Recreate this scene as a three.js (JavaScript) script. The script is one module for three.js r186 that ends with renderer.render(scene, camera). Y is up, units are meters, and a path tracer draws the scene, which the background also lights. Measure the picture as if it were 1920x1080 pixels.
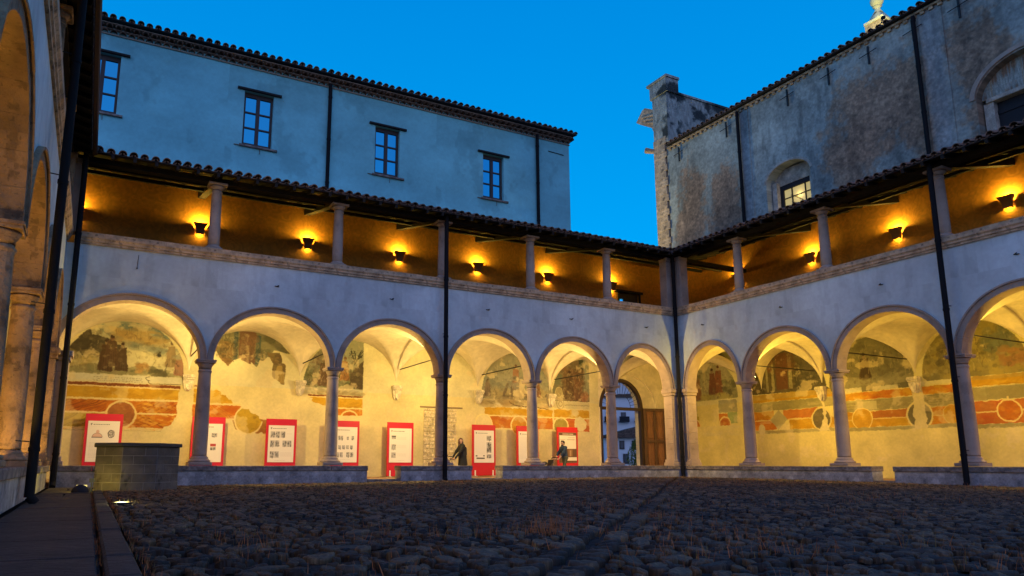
import * as THREE from 'three';
import { mergeGeometries } from 'three/addons/utils/BufferGeometryUtils.js';

// ---------- camera, sky, twilight, exposure ----------
const scene = new THREE.Scene();
const camera = new THREE.PerspectiveCamera(43.37, 16 / 9, 0.1, 4000);
camera.position.set(-22.1956, 0.671, 23.335);
camera.rotation.order = 'YXZ';
camera.rotation.set(10.386 * Math.PI / 180, -27.391 * Math.PI / 180, 0.0012);
camera.setViewOffset(1920, 1080, 79.4, -80.8, 1920, 1080);
const renderer = new THREE.WebGLRenderer({ antialias: true });
renderer.toneMapping = THREE.LinearToneMapping;
renderer.toneMappingExposure = 1;
renderer.shadowMap.enabled = true;

const clamp01 = (x) => Math.min(1, Math.max(0, x));
const SKY = { low: [0.0, 0.56, 1.23], high: [0.0, 0.085, 0.50], glow: [0.46, 0.50, 0.80] };
{
  const W = 512, H = 256, d = new Float32Array(W * H * 4);
  for (let j = 0; j < H; j++) for (let i = 0; i < W; i++) {
    const el = ((j + 0.5) / H - 0.5) * Math.PI, az = ((i + 0.5) / W - 0.5) * 2 * Math.PI;
    const dx = Math.cos(az), dz = Math.sin(az);
    const e = Math.max(0, el), t = 1 - Math.exp(-e / 0.62);
    const back = dx * -0.46 + dz * 0.888;                       // towards the afterglow, behind the camera
    const g = Math.pow(Math.max(0, 0.5 + 0.5 * back), 2.5) * Math.exp(-e / 0.40);
    for (let k = 0; k < 3; k++) {
      let v = SKY.low[k] + (SKY.high[k] - SKY.low[k]) * t;
      v = v * (1 - 0.55 * g) + SKY.glow[k] * g;
      if (k === 0) v += 0.15 * Math.pow(clamp01((Math.cos(el) * back + 0.5) / 1.3), 1.5);   // the west half is still violet
      if (el < 0) v *= 0.15;
      d[(j * W + i) * 4 + k] = v;
    }
    d[(j * W + i) * 4 + 3] = 1;
  }
  const tex = new THREE.DataTexture(d, W, H, THREE.RGBAFormat, THREE.FloatType);
  tex.mapping = THREE.EquirectangularReflectionMapping;
  tex.magFilter = tex.minFilter = THREE.LinearFilter;
  tex.needsUpdate = true;
  scene.background = tex; scene.environment = tex;
}
const dusk = new THREE.DirectionalLight(new THREE.Color().setRGB(1, 0.70, 0.60), 0.10);   // what is left of the sunset
dusk.position.set(-46, 34, 89); dusk.castShadow = true; dusk.shadow.radius = 170;
Object.assign(dusk.shadow.camera, { left: -40, right: 40, top: 40, bottom: -40, far: 300 });
scene.add(dusk); scene.add(dusk.target);
const LAMP = { flood: 52, floodColor: [1, 0.70, 0.22], sconceUp: 8, sconceDown: 0.8, sconceColor: [1, 0.66, 0.09] };

// ---------- helpers ----------
function rng(seed) { let a = seed >>> 0; return () => { a |= 0; a = a + 0x6D2B79F5 | 0; let t = Math.imul(a ^ a >>> 15, 1 | a); t = t + Math.imul(t ^ t >>> 7, 61 | t) ^ t; return ((t ^ t >>> 14) >>> 0) / 4294967296; }; }
const R = rng(7);
const rr = (a, b, r = R) => a + (b - a) * r();
const clamp = (x, a = 0, b = 1) => Math.min(b, Math.max(a, x));
const sst = (a, b, x) => { const t = clamp((x - a) / (b - a)); return t * t * (3 - 2 * t); };
const H2 = new Float32Array(65536); { const q = rng(99); for (let i = 0; i < 65536; i++) H2[i] = q(); }
function vn(x, y, p = 256) {                                    // value noise, periodic in p cells
  const xi = Math.floor(x), yi = Math.floor(y), fx = x - xi, fy = y - yi;
  const u = fx * fx * (3 - 2 * fx), v = fy * fy * (3 - 2 * fy);
  const m = (a) => ((a % p) + p) % p, h = (a, b) => H2[((m(b) * 251 + m(a) * 7) * 31 + m(a)) & 65535];
  const a = h(xi, yi), b = h(xi + 1, yi), c = h(xi, yi + 1), d = h(xi + 1, yi + 1);
  return a + (b - a) * u + (c - a) * v + (a - b - c + d) * u * v;
}
function fbm(x, y, o = 4, p = 256) { let s = 0, a = 0.5, n = 0; for (let i = 0; i < o; i++) { s += a * vn(x, y, p); n += a; x = x * 2 + 17; y = y * 2 + 17; p *= 2; a *= 0.55; } return s / n; }
const cnv = (w, h) => { const c = document.createElement('canvas'); c.width = w; c.height = h; return c; };
function ctex(c, srgb = true, rep) {
  const t = new THREE.CanvasTexture(c); if (srgb) t.colorSpace = THREE.SRGBColorSpace;
  t.wrapS = t.wrapT = THREE.RepeatWrapping; if (rep) t.repeat.set(rep, rep); return t;
}
function noiseTex(n, fn, srgb = true, rep) {                    // fn(u,v) -> [r,g,b] 0..255, u,v in 0..1
  const c = cnv(n, n), x = c.getContext('2d'), im = x.createImageData(n, n);
  for (let j = 0; j < n; j++) for (let i = 0; i < n; i++) { const q = fn(i / n, j / n), k = (j * n + i) * 4; im.data[k] = q[0]; im.data[k + 1] = q[1]; im.data[k + 2] = q[2]; im.data[k + 3] = 255; }
  x.putImageData(im, 0, 0); return ctex(c, srgb, rep);
}
const lin = (r, g, b) => new THREE.Color().setRGB(r, g, b);
function M(c, rough = 0.9, o = {}) { return new THREE.MeshStandardMaterial({ color: Array.isArray(c) ? lin(...c) : c, roughness: rough, ...o }); }
function grain(base, amp, f, o = 5, tint = [1, 1, 1]) { return (u, v) => { const n = fbm(u * f, v * f, o, f) - 0.5, m = fbm(u * f * 8 + 3, v * f * 8, 3, f * 8) - 0.5; const k = 1 + amp * (n * 2 + m * 0.7); return base.map((b, i) => clamp(b * (1 + (k - 1) * tint[i]), 0, 255)); }; }
const bumpFine = noiseTex(512, (u, v) => { const k = 255 * (0.55 * fbm(u * 8, v * 8, 5, 8) + 0.45 * fbm(u * 64, v * 64, 3, 64)); return [k, k, k]; }, false, 0.5);
const bumpStone = noiseTex(512, (u, v) => { const a = fbm(u * 16, v * 16, 5, 16), k = 255 * clamp(a * 1.3 - (vn(u * 90, v * 90, 90) > 0.86 ? 0.3 : 0)); return [k, k, k]; }, false, 0.8);

const MAT = {
  plaster: M([1, 1, 1], 0.93, { map: noiseTex(1024, (u, v) => { const n = fbm(u * 5, v * 5, 6, 5), m = fbm(u * 70, v * 70, 3, 70), s = sst(0.60, 0.75, fbm(u * 9 + 4, v * 9, 4, 9)); const k = 0.86 + 0.20 * n + 0.07 * (m - 0.5) - 0.035 * s - 0.05 * sst(0.52, 0.72, fbm(u * 22 + 3, v * 3 + 8, 4, 66)) + 0.05 * sst(0.5, 0.62, fbm(u * 3 + 40, v * 3, 5, 66)); return [204 * k, 216 * k, 212 * k]; }, true, 0.16), bumpMap: bumpFine, bumpScale: 0.006 }),
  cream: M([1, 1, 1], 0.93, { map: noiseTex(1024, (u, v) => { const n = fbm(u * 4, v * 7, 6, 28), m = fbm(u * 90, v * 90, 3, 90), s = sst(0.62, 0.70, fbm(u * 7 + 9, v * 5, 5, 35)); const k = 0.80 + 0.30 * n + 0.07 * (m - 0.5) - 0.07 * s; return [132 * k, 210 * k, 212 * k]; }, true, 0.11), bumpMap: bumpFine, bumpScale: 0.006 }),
  vault: M([1, 1, 1], 0.95, { map: noiseTex(512, grain([216, 204, 178], 0.16, 6), true, 0.2), bumpMap: bumpFine, bumpScale: 0.004 }),
  ochre: M([1, 1, 1], 0.82, { map: noiseTex(1024, (u, v) => { const n = fbm(u * 6, v * 6, 5, 6), w = Math.sin((u * 9 + n * 3.4) * 6.283) * Math.sin((v * 7 + fbm(u * 9, v * 9, 3, 9) * 4) * 6.283), k = 0.84 + 0.22 * n + 0.07 * w + 0.06 * (fbm(u * 60, v * 60, 2, 60) - 0.5); return [206 * k, 142 * k, 46 * k]; }, true, 0.22), bumpMap: bumpFine, bumpScale: 0.007 }),
  stone: M([1, 1, 1], 0.85, { map: noiseTex(512, (u, v) => { const n = fbm(u * 5, v * 5, 6, 5), s = sst(0.6, 0.75, fbm(u * 12 + 5, v * 12, 4, 12)), p = vn(u * 110, v * 110, 110) > 0.92 ? 0.08 : 0; const k = 0.78 + 0.24 * n - 0.07 * s - p; return [190 * k, 168 * k, 146 * k]; }, true, 0.4), bumpMap: bumpStone, bumpScale: 0.006 }),
  stoneWarm: M([1, 1, 1], 0.88, { map: noiseTex(512, (u, v) => { const n = fbm(u * 8, v * 8, 5, 8), s = sst(0.58, 0.7, fbm(u * 15 + 5, v * 15, 4, 15)), p = vn(u * 80, v * 80, 80) > 0.88 ? 0.14 : 0; const k = 0.66 + 0.6 * n - 0.24 * s - p; return [196 * k, 168 * k, 132 * k]; }, true, 0.6), bumpMap: bumpStone, bumpScale: 0.015 }),
  stoneBrown: M([1, 1, 1], 0.88, { map: noiseTex(512, (u, v) => { const n = fbm(u * 6, v * 6, 6, 6), s = sst(0.58, 0.7, fbm(u * 13 + 5, v * 13, 4, 13)), p = vn(u * 60, v * 60, 60) > 0.9 ? 0.16 : 0; const k = 0.62 + 0.5 * n - 0.16 * s - p; return [172 * k, 140 * k, 104 * k]; }, true, 0.45), bumpMap: bumpStone, bumpScale: 0.02 }),
  recess: M([1, 1, 1], 0.93, { map: noiseTex(256, grain([178, 170, 152], 0.35, 7), true, 0.5) }),
  oldPlaster: M([1, 1, 1], 0.93, { map: noiseTex(512, grain([162, 160, 158], 0.45, 7, 5), true, 0.4), bumpMap: bumpFine, bumpScale: 0.008 }),
  pale: M([1, 1, 1], 0.9, { map: noiseTex(256, grain([214, 202, 176], 0.3, 7), true, 1.2) }),
  copingStone: M([1, 1, 1], 0.9, { map: noiseTex(512, grain([128, 118, 108], 0.45, 9, 5), true, 0.7), bumpMap: bumpStone, bumpScale: 0.015 }),
  paver: M([1, 1, 1], 0.8, { map: noiseTex(512, (u, v) => { const n = fbm(u * 5, v * 5, 6, 5), s = fbm(u * 40, v * 8, 3, 40); const k = 0.55 + 0.7 * n + 0.25 * (s - 0.5); return [60 * k, 50 * k, 42 * k]; }, true, 0.5), bumpMap: bumpStone, bumpScale: 0.02 }),
  wood: M([1, 1, 1], 0.8, { map: noiseTex(256, (u, v) => { const k = 0.5 + 0.5 * fbm(u * 40, v * 3, 4, 120) + 0.2 * (fbm(u * 6, v * 6, 3, 6) - 0.5); return [24 * k, 18 * k, 14 * k]; }) }),
  doorStile: M([1, 1, 1], 0.7, { map: noiseTex(256, (u, v) => { const k = 0.7 + 0.5 * fbm(u * 60, v * 4, 4, 240); return [88 * k, 62 * k, 42 * k]; }) }),
  door: M([1, 1, 1], 0.6, { map: noiseTex(512, (u, v) => { const k = 0.65 + 0.6 * fbm(u * 60, v * 4, 4, 240) + 0.15 * (fbm(u * 5, v * 5, 3, 5) - 0.5); return [128 * k, 84 * k, 52 * k]; }) }),
  tile: M([1, 1, 1], 0.9, { map: noiseTex(256, grain([104, 82, 66], 0.6, 6), true, 0.9), bumpMap: bumpFine, bumpScale: 0.01 }),
  iron: M([0.020, 0.019, 0.020], 0.55, { metalness: 0.4 }),
  pipe: new THREE.MeshPhysicalMaterial({ color: lin(0.010, 0.010, 0.011), roughness: 0.8, specularIntensity: 0.3 }),
  frame: M([0.040, 0.024, 0.018], 0.6),
  glass: new THREE.MeshPhysicalMaterial({ color: lin(0.03, 0.36, 0.54), metalness: 1, roughness: 0.06 }),
  floor: M([1, 1, 1], 0.75, { map: noiseTex(512, grain([150, 118, 88], 0.4, 6), true, 0.4) }),
  earth: M([1, 1, 1], 0.97, { map: noiseTex(512, grain([40, 29, 21], 0.7, 10), true, 0.6), bumpMap: bumpStone, bumpScale: 0.03 }),
  sconce: M([0.30, 0.14, 0.06], 0.7, { bumpMap: bumpFine, bumpScale: 0.004 }),
  dark: M([0.010, 0.010, 0.012], 0.8),
};

// geometry helpers: everything ends up non-indexed with uv in metres
function uvm(g, sx = 1) {
  if (g.index) g = g.toNonIndexed();
  if (!g.attributes.normal) g.computeVertexNormals();
  const p = g.attributes.position, n = p.count, uv = new Float32Array(n * 2), A = new THREE.Vector3(), B = new THREE.Vector3(), C = new THREE.Vector3();
  for (let i = 0; i < n; i += 3) {
    A.fromBufferAttribute(p, i); B.fromBufferAttribute(p, i + 1); C.fromBufferAttribute(p, i + 2);
    const f = B.clone().sub(A).cross(C.clone().sub(A)), ax = Math.abs(f.x), ay = Math.abs(f.y), az = Math.abs(f.z);
    [A, B, C].forEach((q, k) => { const u = ax > ay && ax > az ? [q.z, q.y] : ay > az ? [q.x, q.z] : [q.x, q.y]; uv[(i + k) * 2] = u[0] * sx + 0.31; uv[(i + k) * 2 + 1] = u[1] * sx + 0.17; });
  }
  g.setAttribute('uv', new THREE.BufferAttribute(uv, 2));
  for (const k of Object.keys(g.attributes)) if (!['position', 'normal', 'uv'].includes(k)) g.deleteAttribute(k);
  return g;
}
const box = (w, h, d, x = 0, y = 0, z = 0) => uvm(new THREE.BoxGeometry(w, h, d).translate(x, y, z));
const bx = (x0, x1, y0, y1, z0, z1) => box(x1 - x0, y1 - y0, z1 - z0, (x0 + x1) / 2, (y0 + y1) / 2, (z0 + z1) / 2);
function cbox(x0, x1, y0, y1, z0, z1, b = 0.015) {              // a stone block with chamfered vertical and horizontal front edges
  const s = new THREE.Shape(); s.moveTo(x0 + b, y0 + b); s.lineTo(x1 - b, y0 + b); s.lineTo(x1 - b, y1 - b); s.lineTo(x0 + b, y1 - b);
  const g = new THREE.ExtrudeGeometry(s, { depth: z1 - z0 - 2 * b, bevelEnabled: true, bevelSize: b, bevelThickness: b, bevelSegments: 1 });
  return uvm(g.translate(0, 0, z0 + b));
}
const lathe = (pts, seg = 24) => uvm(new THREE.LatheGeometry(pts.map((p) => new THREE.Vector2(p[0], p[1])), seg));
const cyl = (r0, r1, h, x, y, z, seg = 14) => uvm(new THREE.CylinderGeometry(r0, r1, h, seg).translate(x, y, z));
function rod(a, b, r, seg = 8) {
  const A = new THREE.Vector3(...a), B = new THREE.Vector3(...b), d = B.clone().sub(A), g = new THREE.CylinderGeometry(r, r, d.length(), seg);
  g.applyQuaternion(new THREE.Quaternion().setFromUnitVectors(new THREE.Vector3(0, 1, 0), d.clone().normalize()));
  return uvm(g.translate((A.x + B.x) / 2, (A.y + B.y) / 2, (A.z + B.z) / 2));
}
const merge = (l) => mergeGeometries(l, false);
function ext(pts, z0, z1, holes = []) {                          // a polygon in x,y pushed from z0 to z1
  const s = new THREE.Shape(pts.map((p) => new THREE.Vector2(p[0], p[1])));
  for (const h of holes) s.holes.push(new THREE.Path(h.map((p) => new THREE.Vector2(p[0], p[1]))));
  return uvm(new THREE.ExtrudeGeometry(s, { depth: z1 - z0, bevelEnabled: false }).translate(0, 0, z0));
}
function profileX(pts, x0, x1) {                                 // profile given in (z,y), run along x
  const g = new THREE.ExtrudeGeometry(new THREE.Shape(pts.map((p) => new THREE.Vector2(-p[0], p[1]))), { depth: x1 - x0, bevelEnabled: false });
  return uvm(g.rotateY(Math.PI / 2).translate(x0, 0, 0));
}
const names = {};
function numbered(n) { names[n] = (names[n] ?? -1) + 1; return names[n] ? `${n}_${String(names[n]).padStart(3, '0')}` : n; }
function part(name, geo, mat, parent, label) { const m = new THREE.Mesh(geo, mat); m.name = name; m.castShadow = m.receiveShadow = true; if (label) m.userData.label = label; parent.add(m); return m; }
function tag(o, label, category, group) { o.userData.label = label; o.userData.category = category; if (group) o.userData.group = group; return o; }
function thing(name, label, category, pos = [0, 0, 0], turn = 0, group) { const g = new THREE.Group(); g.name = numbered(name); g.position.set(...pos); g.rotation.y = turn; scene.add(g); return tag(g, label, category, group); }
function struct(name, geo, mat) { const m = part(name, geo, mat, scene); m.userData.kind = 'structure'; return m; }
function group(name, parent) { const g = new THREE.Group(); g.name = name; parent.add(g); return g; }
function copyOf(o, name, label) { const c = o.clone(); c.name = numbered(name); scene.add(c); c.userData = { ...o.userData, label }; return c; }

// ---------- painted walls ----------
const BW = { x0: -23.5, x1: 0, y0: 0.15, y1: 5.95 }, RW = { x0: -4.65, x1: 19, y0: 0.15, y1: 5.95 };
function wallCanvas(b, W, Hh) {
  const c = cnv(W, Hh), x = c.getContext('2d'), s = W / (b.x1 - b.x0), t = Hh / (b.y1 - b.y0);
  x.setTransform(s, 0, 0, -t, -b.x0 * s, b.y1 * t);              // draw in metres, y up
  return [c, x];
}
const poly = (x, pts) => { x.beginPath(); pts.forEach((p, i) => i ? x.lineTo(p[0], p[1]) : x.moveTo(p[0], p[1])); x.closePath(); };
function rag(pts, amp = 0.06, step = 0.12, q = R) {              // ragged outline
  const o = []; pts.forEach((p, i) => { const n = pts[(i + 1) % pts.length], L = Math.hypot(n[0] - p[0], n[1] - p[1]), k = Math.max(1, Math.round(L / step)); const e = p[2] ?? amp; for (let j = 0; j < k; j++) { const f = j / k; o.push([p[0] + (n[0] - p[0]) * f + (q() - 0.5) * 2 * e, p[1] + (n[1] - p[1]) * f + (q() - 0.5) * 2 * e]); } });
  return o;
}
const arcPts = (cx, cy, a, b, t0 = Math.PI, t1 = 0, n = 28) => [...Array(n + 1)].map((_, i) => { const t = t0 + (t1 - t0) * i / n; return [cx + a * Math.cos(t), cy + b * Math.sin(t), 0]; });
function blot(x, cols, n, x0, x1, y0, y1, s0, s1, al = 0.35, q = R, asp = 1) {
  for (let i = 0; i < n; i++) { x.globalAlpha = al * (0.4 + 0.6 * q()); x.fillStyle = cols[Math.floor(q() * cols.length)]; const s = rr(s0, s1, q); x.beginPath(); x.ellipse(rr(x0, x1, q), rr(y0, y1, q), s * asp, s * rr(0.4, 1, q), rr(-0.5, 0.5, q), 0, 6.3); x.fill(); }
  x.globalAlpha = 1;
}
function area(x, pts, base, cols, n, s0, s1, al, asp) {          // clipped patch of painted plaster
  x.save(); poly(x, pts); x.clip(); const X = pts.map((p) => p[0]), Y = pts.map((p) => p[1]);
  x.fillStyle = base; x.fillRect(Math.min(...X), Math.min(...Y), Math.max(...X) - Math.min(...X), Math.max(...Y) - Math.min(...Y));
  blot(x, cols, n, Math.min(...X), Math.max(...X), Math.min(...Y), Math.max(...Y), s0, s1, al, R, asp); return () => x.restore();
}
function robe(x, cx, y, h, c1, c2, head = '#8a6a50', lean = 0) {  // a robed figure in a mural
  const w = h * 0.17; x.fillStyle = c1; poly(x, rag([[cx - w * 1.2, y], [cx - w + lean * 0.4, y + h * 0.5], [cx - w * 0.7 + lean, y + h * 0.82], [cx + w * 0.7 + lean, y + h * 0.82], [cx + w + lean * 0.4, y + h * 0.45], [cx + w * 1.3, y]], h * 0.02, h * 0.15)); x.fill();
  x.fillStyle = c2; x.globalAlpha = 0.6; for (let i = -2; i < 3; i++) { poly(x, [[cx + i * w * 0.45, y], [cx + i * w * 0.3 + lean * 0.7, y + h * 0.7], [cx + i * w * 0.45 + w * 0.16, y]]); x.fill(); } x.globalAlpha = 1;
  x.fillStyle = head; x.beginPath(); x.ellipse(cx + lean, y + h * 0.90, h * 0.065, h * 0.085, 0, 0, 6.3); x.fill();
  x.fillStyle = c2; x.beginPath(); x.ellipse(cx + lean, y + h * 0.95, h * 0.06, h * 0.05, 0, 0, 6.3); x.fill();
}
function roundel(x, cx, cy, a, b, fill, cols, rim = '#d8bd84', lw = 0.07) {
  const done = area(x, arcPts(cx, cy, a, b, 6.283, 0, 40), fill, cols, 60, 0.03, 0.12, 0.4); done();
  x.strokeStyle = rim; x.lineWidth = lw; x.beginPath(); x.ellipse(cx, cy, a, b, 0, 0, 6.3); x.stroke();
}
function veins(x, x0, x1, y0, y1, col, n, slope) { x.save(); x.beginPath(); x.rect(x0, y0, x1 - x0, y1 - y0); x.clip(); x.strokeStyle = col; for (let i = 0; i < n; i++) { x.globalAlpha = rr(0.2, 0.6); x.lineWidth = rr(0.01, 0.035); const a = rr(x0 - 0.5, x1); x.beginPath(); x.moveTo(a, y0); x.bezierCurveTo(a + slope * 0.2, y0 + (y1 - y0) * 0.5, a + slope * 0.7, y0 + (y1 - y0) * 0.4, a + slope, y1); x.stroke(); } x.restore(); x.globalAlpha = 1; }
const bar = (x, x0, x1, y, h, c) => { x.fillStyle = c; x.fillRect(x0, y, x1 - x0, h); };
function script(x, x0, x1, y0, rows, dy, col) { x.fillStyle = col; for (let r = 0; r < rows; r++) { let a = x0; while (a < x1) { const w = rr(0.03, 0.09); x.globalAlpha = rr(0.35, 0.7); x.fillRect(a, y0 - r * dy, w, dy * 0.42); a += w + 0.03; } } x.globalAlpha = 1; }
function age(x, list) {                                          // centuries of retouching: small strokes over each lunette
  for (const [cx, cy, a, b] of list) {
    x.save(); poly(x, [[cx - a, cy - 0.05], ...arcPts(cx, cy, a, b), [cx + a, cy - 0.05]]); x.clip();
    blot(x, ['#4a3c2a', '#3c3222', '#6a5438', '#5c4a32'], 150, cx - a, cx + a, cy, cy + b * 0.75, 0.02, 0.09, 0.30); blot(x, ['#b0a078', '#a8946a', '#c0b088', '#8c8060'], 120, cx - a, cx + a, cy, cy + b, 0.02, 0.10, 0.30);
    for (let i = 0; i < 120; i++) { x.strokeStyle = ['#3a2c1c', '#c0ae84', '#5a4028', '#7a6844'][i % 4]; x.globalAlpha = rr(0.2, 0.55); x.lineWidth = rr(0.010, 0.026); const p = rr(cx - a, cx + a), y = rr(cy, cy + b * 0.8), l = rr(0.08, 0.35); x.beginPath(); x.moveTo(p, y); x.quadraticCurveTo(p + rr(-0.08, 0.08), y + l * 0.5, p + rr(-0.1, 0.1), y + l); x.stroke(); }
    x.globalAlpha = 1; x.restore();
  }
}
function weather(c, amp, grainPx) {                              // lime wash unevenness, pitting
  const x = c.getContext('2d'); x.setTransform(1, 0, 0, 1, 0, 0); const im = x.getImageData(0, 0, c.width, c.height), d = im.data, W = c.width;
  for (let j = 0; j < c.height; j++) for (let i = 0; i < W; i++) {
    const a = fbm(i / 120, j / 120, 5), b = fbm(i / grainPx + 9, j / grainPx, 3), k = 1 + amp * ((a - 0.5) * 1.6 + (b - 0.5) * 0.4), q = (j * W + i) * 4;
    const lun = j < c.height * 0.42;
    const w = (lun ? 1.2 : 0.9) * sst(0.61, 0.70, fbm(i / 46 + 31, j / 40 + 5, 5)) * 0.5;
    { const r0 = d[q], g0 = d[q + 1], b0 = d[q + 2], l = 0.4 * r0 + 0.45 * g0 + 0.15 * b0, h = lun ? 0.66 : 0.98; d[q] = l + (r0 - l) * h; d[q + 1] = l + (g0 + 0.09 * Math.max(0, r0 - g0) - l) * h; d[q + 2] = l * 0.94 + (b0 - l) * h; }   // pigments gone earthy with age
    for (let e = 0; e < 3; e++) d[q + e] = clamp((d[q + e] * (1 - w) + [216, 198, 152][e] * w) * k, 0, 255);
  }
  const o = new Uint8ClampedArray(d); const Hh = c.height;
  for (let j = 0; j < Hh; j++) for (let i = 0; i < W; i++) {
    const u = i + 3 * (fbm(i / 15, j / 15, 2) - 0.5) + 2.5 * (fbm(i / 5 + 7, j / 5, 2) - 0.5), v = j + 3 * (fbm(i / 15 + 50, j / 15 + 9, 2) - 0.5) + 2.5 * (fbm(i / 5 + 90, j / 5, 2) - 0.5);
    const a = Math.min(W - 2, Math.max(1, Math.round(u))), b = Math.min(Hh - 2, Math.max(1, Math.round(v))), q = (j * W + i) * 4, t = (b * W + a) * 4;
    for (let e = 0; e < 3; e++) d[q + e] = 0.4 * o[t + e] + 0.15 * (o[t + 4 + e] + o[t - 4 + e] + o[t + W * 4 + e] + o[t - W * 4 + e]);
  }
  x.putImageData(im, 0, 0);
}
const PL = '#d8c89c', ORA = ['#c26a1e', '#b0521c', '#d08a34', '#a8481c'], YEL = ['#c8962a', '#b8861e', '#d2a63c', '#a8761a'], GRN = ['#7c7a4c', '#5a5c3c', '#8c8a60', '#4a4a34'], BRN = ['#4a2c1c', '#3a2216', '#5c3a24', '#6a4830'];
function backMural() {
  const [c, x] = wallCanvas(BW, 2048, 506);
  x.fillStyle = PL; x.fillRect(-24, 0, 25, 7);
  let f;
  // first bay: lunette with two friars, inscription, marbled dado
  f = area(x, [[-23.3, 3.72], ...arcPts(-21.33, 3.72, 1.97, 1.95), [-19.4, 3.72]], '#c9bd94', ['#bfb48c', '#cfc7a4', '#b8b088', '#d2c490'], 120, 0.1, 0.4, 0.5);
  blot(x, ['#5a7078', '#6c8082', '#4c6066'], 50, -22, -19.6, 5.05, 5.7, 0.08, 0.3, 0.5, R, 2); blot(x, ['#b48a48', '#a87c40', '#c4a05c'], 40, -21.7, -20.2, 4.85, 5.3, 0.06, 0.22, 0.6, R, 2.2); blot(x, ['#6a7a78', '#7a8478'], 26, -21.2, -19.8, 4.6, 4.85, 0.06, 0.2, 0.4, R, 2);
  x.fillStyle = '#4a4030'; poly(x, rag([[-23.3, 5.1], [-22.6, 5.25], [-22.1, 4.95], [-21.4, 4.75], [-21.4, 4.4], [-22.5, 4.35], [-23.3, 4.6]], 0.07)); x.fill(); blot(x, ['#3a3224', '#5a4c34', '#6a5a3c'], 60, -23.3, -21.8, 4.4, 5.2, 0.05, 0.14, 0.5);
  blot(x, ['#b89a40', '#a88c48', '#9a8a58', '#8c7a50'], 70, -23.2, -22.1, 3.8, 4.45, 0.06, 0.2, 0.5); blot(x, ['#7c7a50', '#8a8458', '#6c6a48'], 60, -23.2, -19.6, 3.72, 3.92, 0.06, 0.2, 0.6, R, 2);
  robe(x, -21.95, 3.82, 1.12, '#54321f', '#3c2018'); robe(x, -21.45, 3.86, 1.0, '#583824', '#42261c'); robe(x, -21.8, 4.0, 1.1, '#5c3824', '#44241a', '#7c4a34');
  blot(x, ['#b07a3a', '#a86a34', '#c08a4a'], 26, -20.95, -20.5, 3.85, 4.15, 0.05, 0.13, 0.7); blot(x, ['#4a4a34', '#5a5438'], 26, -20.5, -20.0, 3.74, 3.98, 0.04, 0.12, 0.7);
  robe(x, -19.85, 4.1, 0.9, '#9a7a58', '#7a5c40', '#b89a78'); robe(x, -19.55, 3.8, 0.85, '#a8685a', '#7a4a3c', '#c0a080'); blot(x, ['#8a9080', '#9a9a88'], 14, -19.75, -19.4, 4.4, 4.7, 0.05, 0.13, 0.6); blot(x, ['#2e2a1e'], 8, -20.3, -20.2, 4.45, 4.6, 0.03, 0.08, 0.8); f();
  bar(x, -23.5, -19.4, 3.44, 0.28, '#c8c2ac'); script(x, -22.3, -20.75, 3.60, 3, 0.06, '#6a6454'); x.strokeStyle = '#6a5c46'; x.lineWidth = 0.025; x.beginPath(); x.moveTo(-20.5, 3.72); x.quadraticCurveTo(-20.75, 3.62, -20.5, 3.56); x.quadraticCurveTo(-20.6, 3.5, -20.45, 3.44); x.lineTo(-19.45, 3.47); x.stroke();
  bar(x, -23.5, -19.46, 3.32, 0.10, '#7c3c1e'); bar(x, -23.5, -19.48, 3.27, 0.05, '#dcc48e');
  f = area(x, rag([[-23.5, 2.90, 0], [-23.5, 3.27, 0], [-19.5, 3.27, 0.02], [-19.52, 2.90, 0]]), '#b8881e', YEL, 200, 0.05, 0.2, 0.4, 2); f();
  bar(x, -23.5, -19.5, 2.83, 0.07, '#dcc48e');
  f = area(x, rag([[-23.5, 1.84, 0], [-23.5, 2.83, 0], [-19.52, 2.83, 0.02], [-19.55, 2.3, 0.05], [-19.8, 2.0, 0.05], [-20.0, 1.84, 0.02]]), '#b8641e', ORA, 200, 0.05, 0.2, 0.4, 2);
  bar(x, -23.5, -21.8, 1.84, 0.52, '#a88a34'); veins(x, -23.5, -21.8, 1.84, 2.36, '#6c5420', 30, 0.9); veins(x, -23.5, -21.8, 2.42, 2.83, '#7a3412', 36, 0.9); veins(x, -20.85, -19.5, 2.42, 2.83, '#8a4212', 40, 0.7); veins(x, -20.85, -19.5, 1.84, 2.36, '#7a3a10', 30, -0.9); blot(x, ['#e0b45a', '#d89c40'], 60, -20.8, -19.55, 1.9, 2.8, 0.03, 0.08, 0.6, R, 2);
  bar(x, -23.5, -19.5, 2.36, 0.06, '#dcc48e'); bar(x, -23.5, -19.9, 1.84, 0.06, '#dcc48e'); f();
  roundel(x, -21.32, 2.34, 0.47, 0.46, '#9a5a34', ['#8a4a2c', '#a86a44', '#7a3c28']);
  bar(x, -23.4, -20.0, 1.78, 0.02, '#b09a70');
  // second bay: fragments of an architectural scene
  f = area(x, rag([[-18.75, 4.15, 0.08], ...arcPts(-17.15, 3.75, 1.93, 1.9, 2.75, 0.62), [-16.2, 5.0, 0.05], [-16.3, 4.7, 0.08], [-16.9, 4.35, 0.12], [-17.5, 4.6, 0.1], [-17.9, 4.3, 0.1], [-18.3, 4.75, 0.1]], 0.03, 0.14), '#7c7656', GRN.concat(['#8a8264', '#6a6a58']), 120, 0.06, 0.24, 0.5);
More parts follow.
